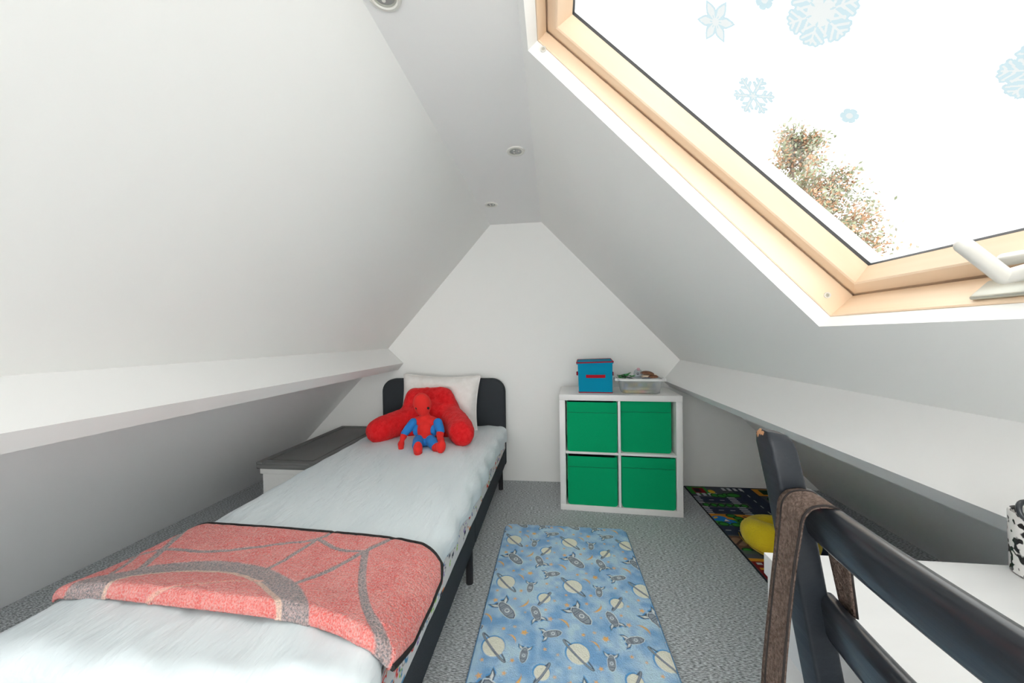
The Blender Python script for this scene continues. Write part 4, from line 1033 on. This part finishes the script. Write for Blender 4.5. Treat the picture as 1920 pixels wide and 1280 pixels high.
# ------------------------------------------------------------------ desk and mug
DX0, DX1, DY0, DY1, DZ = .374, .872, -.36, .688, .75
def desk():
    e = empty('desk', ((DX0+DX1)/2, (DY0+DY1)/2, 0), 'white desk under the right slope behind the black chair', 'desk')
    b = lambda n_, lo, hi, bev=.0012: adopt(e, box(n_, lo, hi, M['white_desk'], bev=bev))
    b('desk_top', (DX0, DY0, DZ-.038), (DX1, DY1, DZ))
    b('side_panel', (DX0+.004, DY1-.030, 0), (DX1-.01, DY1-.004, DZ-.0385)); b('side_panel', (DX0+.004, DY0+.004, 0), (DX1-.01, DY0+.03, DZ-.0385))
    b('apron', (DX0+.006, DY0+.0305, .610), (DX0+.024, DY1-.0305, DZ-.0385)); b('back_panel', (DX1-.03, DY0+.0305, .30), (DX1-.014, DY1-.0305, DZ-.0385))
desk()
def mug():
    c = Vector((.775, .652, DZ+.0003)); e = empty('mug', c, 'white mug with black patches at the right end of the desk', 'mug')
    bm = bmesh.new()
    lathe('mug_body', [(0, 0), (.034, 0), (.037, .003), (.0385, .05), (.0395, .098), (.0385, .101), (.0365, .099), (.0355, .05), (.033, .008), (0, .006)], M['mug'], e, n=40)
    P = [(.038+.024*math.sin(t), -.006, .052-.03*math.cos(t)) for t in np.linspace(0.1, PI-.1, 12)]
    tube('mug_handle', [(x*math.cos(-1.2)-y*math.sin(-1.2), x*math.sin(-1.2)+y*math.cos(-1.2), z) for x, y, z in P], .005, M['mug'], e, sec=10)
    # things standing in the mug
    s = empty('scissors', c+Vector((-.005, .0, .01)), 'scissors with dark looped handle standing in the mug', 'scissors')
    ring_ = [(-.024+.012*math.cos(t), .004*math.sin(t), .098+.014*math.sin(t)) for t in np.linspace(0, 2*PI, 20, endpoint=False)]
    tube('finger_loop', ring_, .0035, M['black_wood'], s, sec=8, close=True)
    tube('finger_loop', [(x+.030, y+.004, z-.002) for x, y, z in ring_], .0035, M['black_wood'], s, sec=8, close=True)
    tube('blade', [(-.018, 0, .083), (-.004, 0, .01)], [.004, .0025], M['plate_metal'], s, sec=8); tube('blade', [(.004, .004, .081), (.0, .004, .01)], [.004, .0025], M['plate_metal'], s, sec=8)
    p = empty('pencil', c+Vector((.006, -.010, .008)), 'red and tan pencil standing in the mug', 'pencil')
    tube('shaft', [(.0, 0, 0), (-.014, .004, .088)], .0036, M['red_tape'], p, sec=6); tube('pencil_end', [(-.014, .004, .0885), (-.0148, .0042, .096)], [.0036, .003], M['cream'], p, sec=8)
mk = mat('mug_glaze', (.8, .79, .76), .25); nt = mk.node_tree
tc = nt.nodes.new('ShaderNodeTexCoord'); vo = nt.nodes.new('ShaderNodeTexNoise'); vo.inputs['Scale'].default_value = 85; vo.inputs['Detail'].default_value = 1
cr_ = nt.nodes.new('ShaderNodeValToRGB'); cr_.color_ramp.elements[0].position = .52; cr_.color_ramp.elements[0].color = (.78, .77, .75, 1); cr_.color_ramp.elements[1].position = .56; cr_.color_ramp.elements[1].color = (.02, .02, .02, 1)
nt.links.new(tc.outputs['Object'], vo.inputs['Vector']); nt.links.new(vo.outputs[0], cr_.inputs[0]); nt.links.new(cr_.outputs[0], nt.nodes['Principled BSDF'].inputs['Base Color'])
M['mug'] = mk
mug()

# ------------------------------------------------------------------ black ladder-back chair and the strap over it
def backx(z):            # x of the rear posts' centre line at height z
    return float(np.interp(z, [0, .42, .70, .95, 1.03], [.385, .355, .327, .284, .268]))
def chair():
    e = empty('ladder_back_chair', (.52, .28, 0), 'black lacquered ladder-back chair in the right foreground at the desk', 'chair')
    YP = (.472, .088)
    for k, yp in enumerate(YP):
        bm = bmesh.new(); rings = []
        zs = [0, .2, .42, .55, .70, .82, .95, 1.010, 1.022, 1.028]; cut = [0, 0, 0, 0, 0, 0, 0, 0, .002, .007]
        for z, c_ in zip(zs, cut):
            hx, hy = .0155-c_*.6, .0175-c_; r_ = .004; x = backx(z); tz = z + 0
            rr_ = rrect(hx, hy, r_, 3); rings.append([bm.verts.new((x+px, yp+py, tz-(.006 if z > 1.0 and px > 0 else 0)*(px/.0155))) for px, py in rr_])
        for a, b in zip(rings, rings[1:]):
            n = len(a)
            for i in range(n): bm.faces.new((a[i], a[(i+1) % n], b[(i+1) % n], b[i]))
        bm.faces.new(rings[0][::-1]); bm.faces.new(rings[-1])
        o = obj('rear_post', bm, M['post_wood']); smooth_sharp(o, 40); adopt(e, o)
    def rail(z0, z1, name='back_rail'):
        bm = bmesh.new(); rings = []; n = 36
        for k in range(n+1):
            t = k/n; y = YP[1]+.012+(YP[0]-YP[1]-.024)*t; bow = -.012*(1-(2*t-1)**2)+.010
            ring_ = []
            hz = (z1-z0)/2; zc = (z0+z1)/2
            for q in range(20):
                a = 2*PI*q/20; cx, cz = math.copysign(abs(math.cos(a))**.75, math.cos(a))*.0115, math.copysign(abs(math.sin(a))**.55, math.sin(a))*hz
                z = zc+cz+.010*(1-(2*t-1)**2)*0
                ring_.append(bm.verts.new((backx(z)+bow+cx+.006, y, z)))
            rings.append(ring_)
        for a, b in zip(rings, rings[1:]):
            for i in range(20): bm.faces.new((a[i], a[(i+1) % 20], b[(i+1) % 20], b[i]))
        bm.faces.new(rings[0][::-1]); bm.faces.new(rings[-1])
        o = obj(name, bm, M['black_wood']); smooth_sharp(o, 50); adopt(e, o)
    rail(.904, .962); rail(.778, .838); rail(.650, .712)
    bm = bmesh.new(); bx(bm, (.365, .085, .425), (.745, .475, .448), .006, seg=3); o = obj('seat', bm, M['black_wood']); smooth_sharp(o, 50); adopt(e, o)
    for y in YP:
        yy = y; o = box('front_leg', (.700, yy-.018, 0), (.734, yy+.018, .4248), M['black_wood'], bev=.003); adopt(e, o)
        adopt(e, box('seat_rail', (.374, yy-.009, .37), (.70, yy+.009, .4248), M['black_wood'], bev=.002)); adopt(e, box('stretcher', (.385, yy-.008, .18), (.70, yy+.008, .21), M['black_wood'], bev=.002))
    adopt(e, box('seat_rail', (.708, .106, .37), (.726, .454, .4248), M['black_wood'], bev=.002)); adopt(e, box('stretcher', (.706, .106, .26), (.722, .454, .29), M['black_wood'], bev=.002))
pm = mat('black_wood_with_chip', (.016, .020, .026), .42, .35, bump=(60, .12, (1, .1, 1))); nt = pm.node_tree; N_ = nt.nodes; L_ = nt.links
ge = N_.new('ShaderNodeNewGeometry'); vm = N_.new('ShaderNodeVectorMath'); vm.operation = 'DISTANCE'; vm.inputs[1].default_value = (.252, .478, 1.028)
no = N_.new('ShaderNodeTexNoise'); no.inputs['Scale'].default_value = 120; ad = N_.new('ShaderNodeMath'); ad.operation = 'MULTIPLY_ADD'; ad.inputs[1].default_value = .022
L_.new(ge.outputs['Position'], vm.inputs[0]); L_.new(no.outputs[0], ad.inputs[0]); L_.new(vm.outputs['Value'], ad.inputs[2]); L_.new(ge.outputs['Position'], no.inputs['Vector'])
lt_ = N_.new('ShaderNodeMath'); lt_.operation = 'LESS_THAN'; lt_.inputs[1].default_value = .0185; L_.new(ad.outputs[0], lt_.inputs[0])
mx = N_.new('ShaderNodeMix'); mx.data_type = 'RGBA'; mx.inputs['A'].default_value = (.016, .020, .026, 1); mx.inputs['B'].default_value = (*srgb(190, 140, 100), 1)
L_.new(lt_.outputs[0], mx.inputs['Factor']); L_.new(mx.outputs['Result'], N_['Principled BSDF'].inputs['Base Color'])
M['post_wood'] = pm
chair()
def strap():
    e = empty('bag_strap', (.28, .425, .6), 'worn brown fabric strap looped over the top rail of the black chair', 'strap')
    # side profile (x, z, y shift, half width): up the outside, over the rail, down the inside
    prof_ = [(.236, .56, -.004, .0215), (.238, .66, -.002, .0205), (.243, .76, 0, .0185), (.251, .84, .001, .0175), (.258, .90, .002, .018), (.262, .930, .003, .020), (.264, .950, .003, .021), (.272, .9605, .003, .0215), (.284, .9635, .002, .0215),
             (.296, .9615, .002, .0215), (.304, .953, .001, .021), (.308, .935, 0, .020), (.315, .90, .006, .015), (.322, .87, .010, .013), (.328, .845, .013, .012), (.331, .83, .014, .011)]
    # smooth it
    A = np.array(prof_); s = np.linspace(0, len(A)-1, 90); A = np.stack([np.interp(s, range(len(A)), A[:, k]) for k in range(4)], 1)
    for _ in range(4): A[1:-1] = (A[:-2]+A[1:-1]*2+A[2:])/4
    V, nw = [], 7
    for x, z, dy, hw in A:
        for k in range(nw): t = -1+2*k/(nw-1); V.append((x - .0015*(t*t), .428+dy+t*hw, z+.0008*math.sin(z*60+t)))
    o = np_mesh('webbing', np.array(V), grid_faces(len(A), nw), M['strap']); so = o.modifiers.new('s', 'SOLIDIFY'); so.thickness = .003; so.offset = 0
    V = np.array(V).reshape(len(A), nw, 3); els = []
    for k, nm in ((0, 'edge_stitching'), (5, 'edge_stitching')):
        off = np.gradient(A[:, :2], axis=0); off = np.stack([-off[:, 1], np.zeros(len(A)), off[:, 0]], 1); off /= np.linalg.norm(off, axis=1)[:, None]
        els.append(tube(nm, [tuple(p) for p in (V[:, k]+off*.0015)], .0013, M['strap_dark'], sec=6))
    adopt(e, o, *els)
strap()
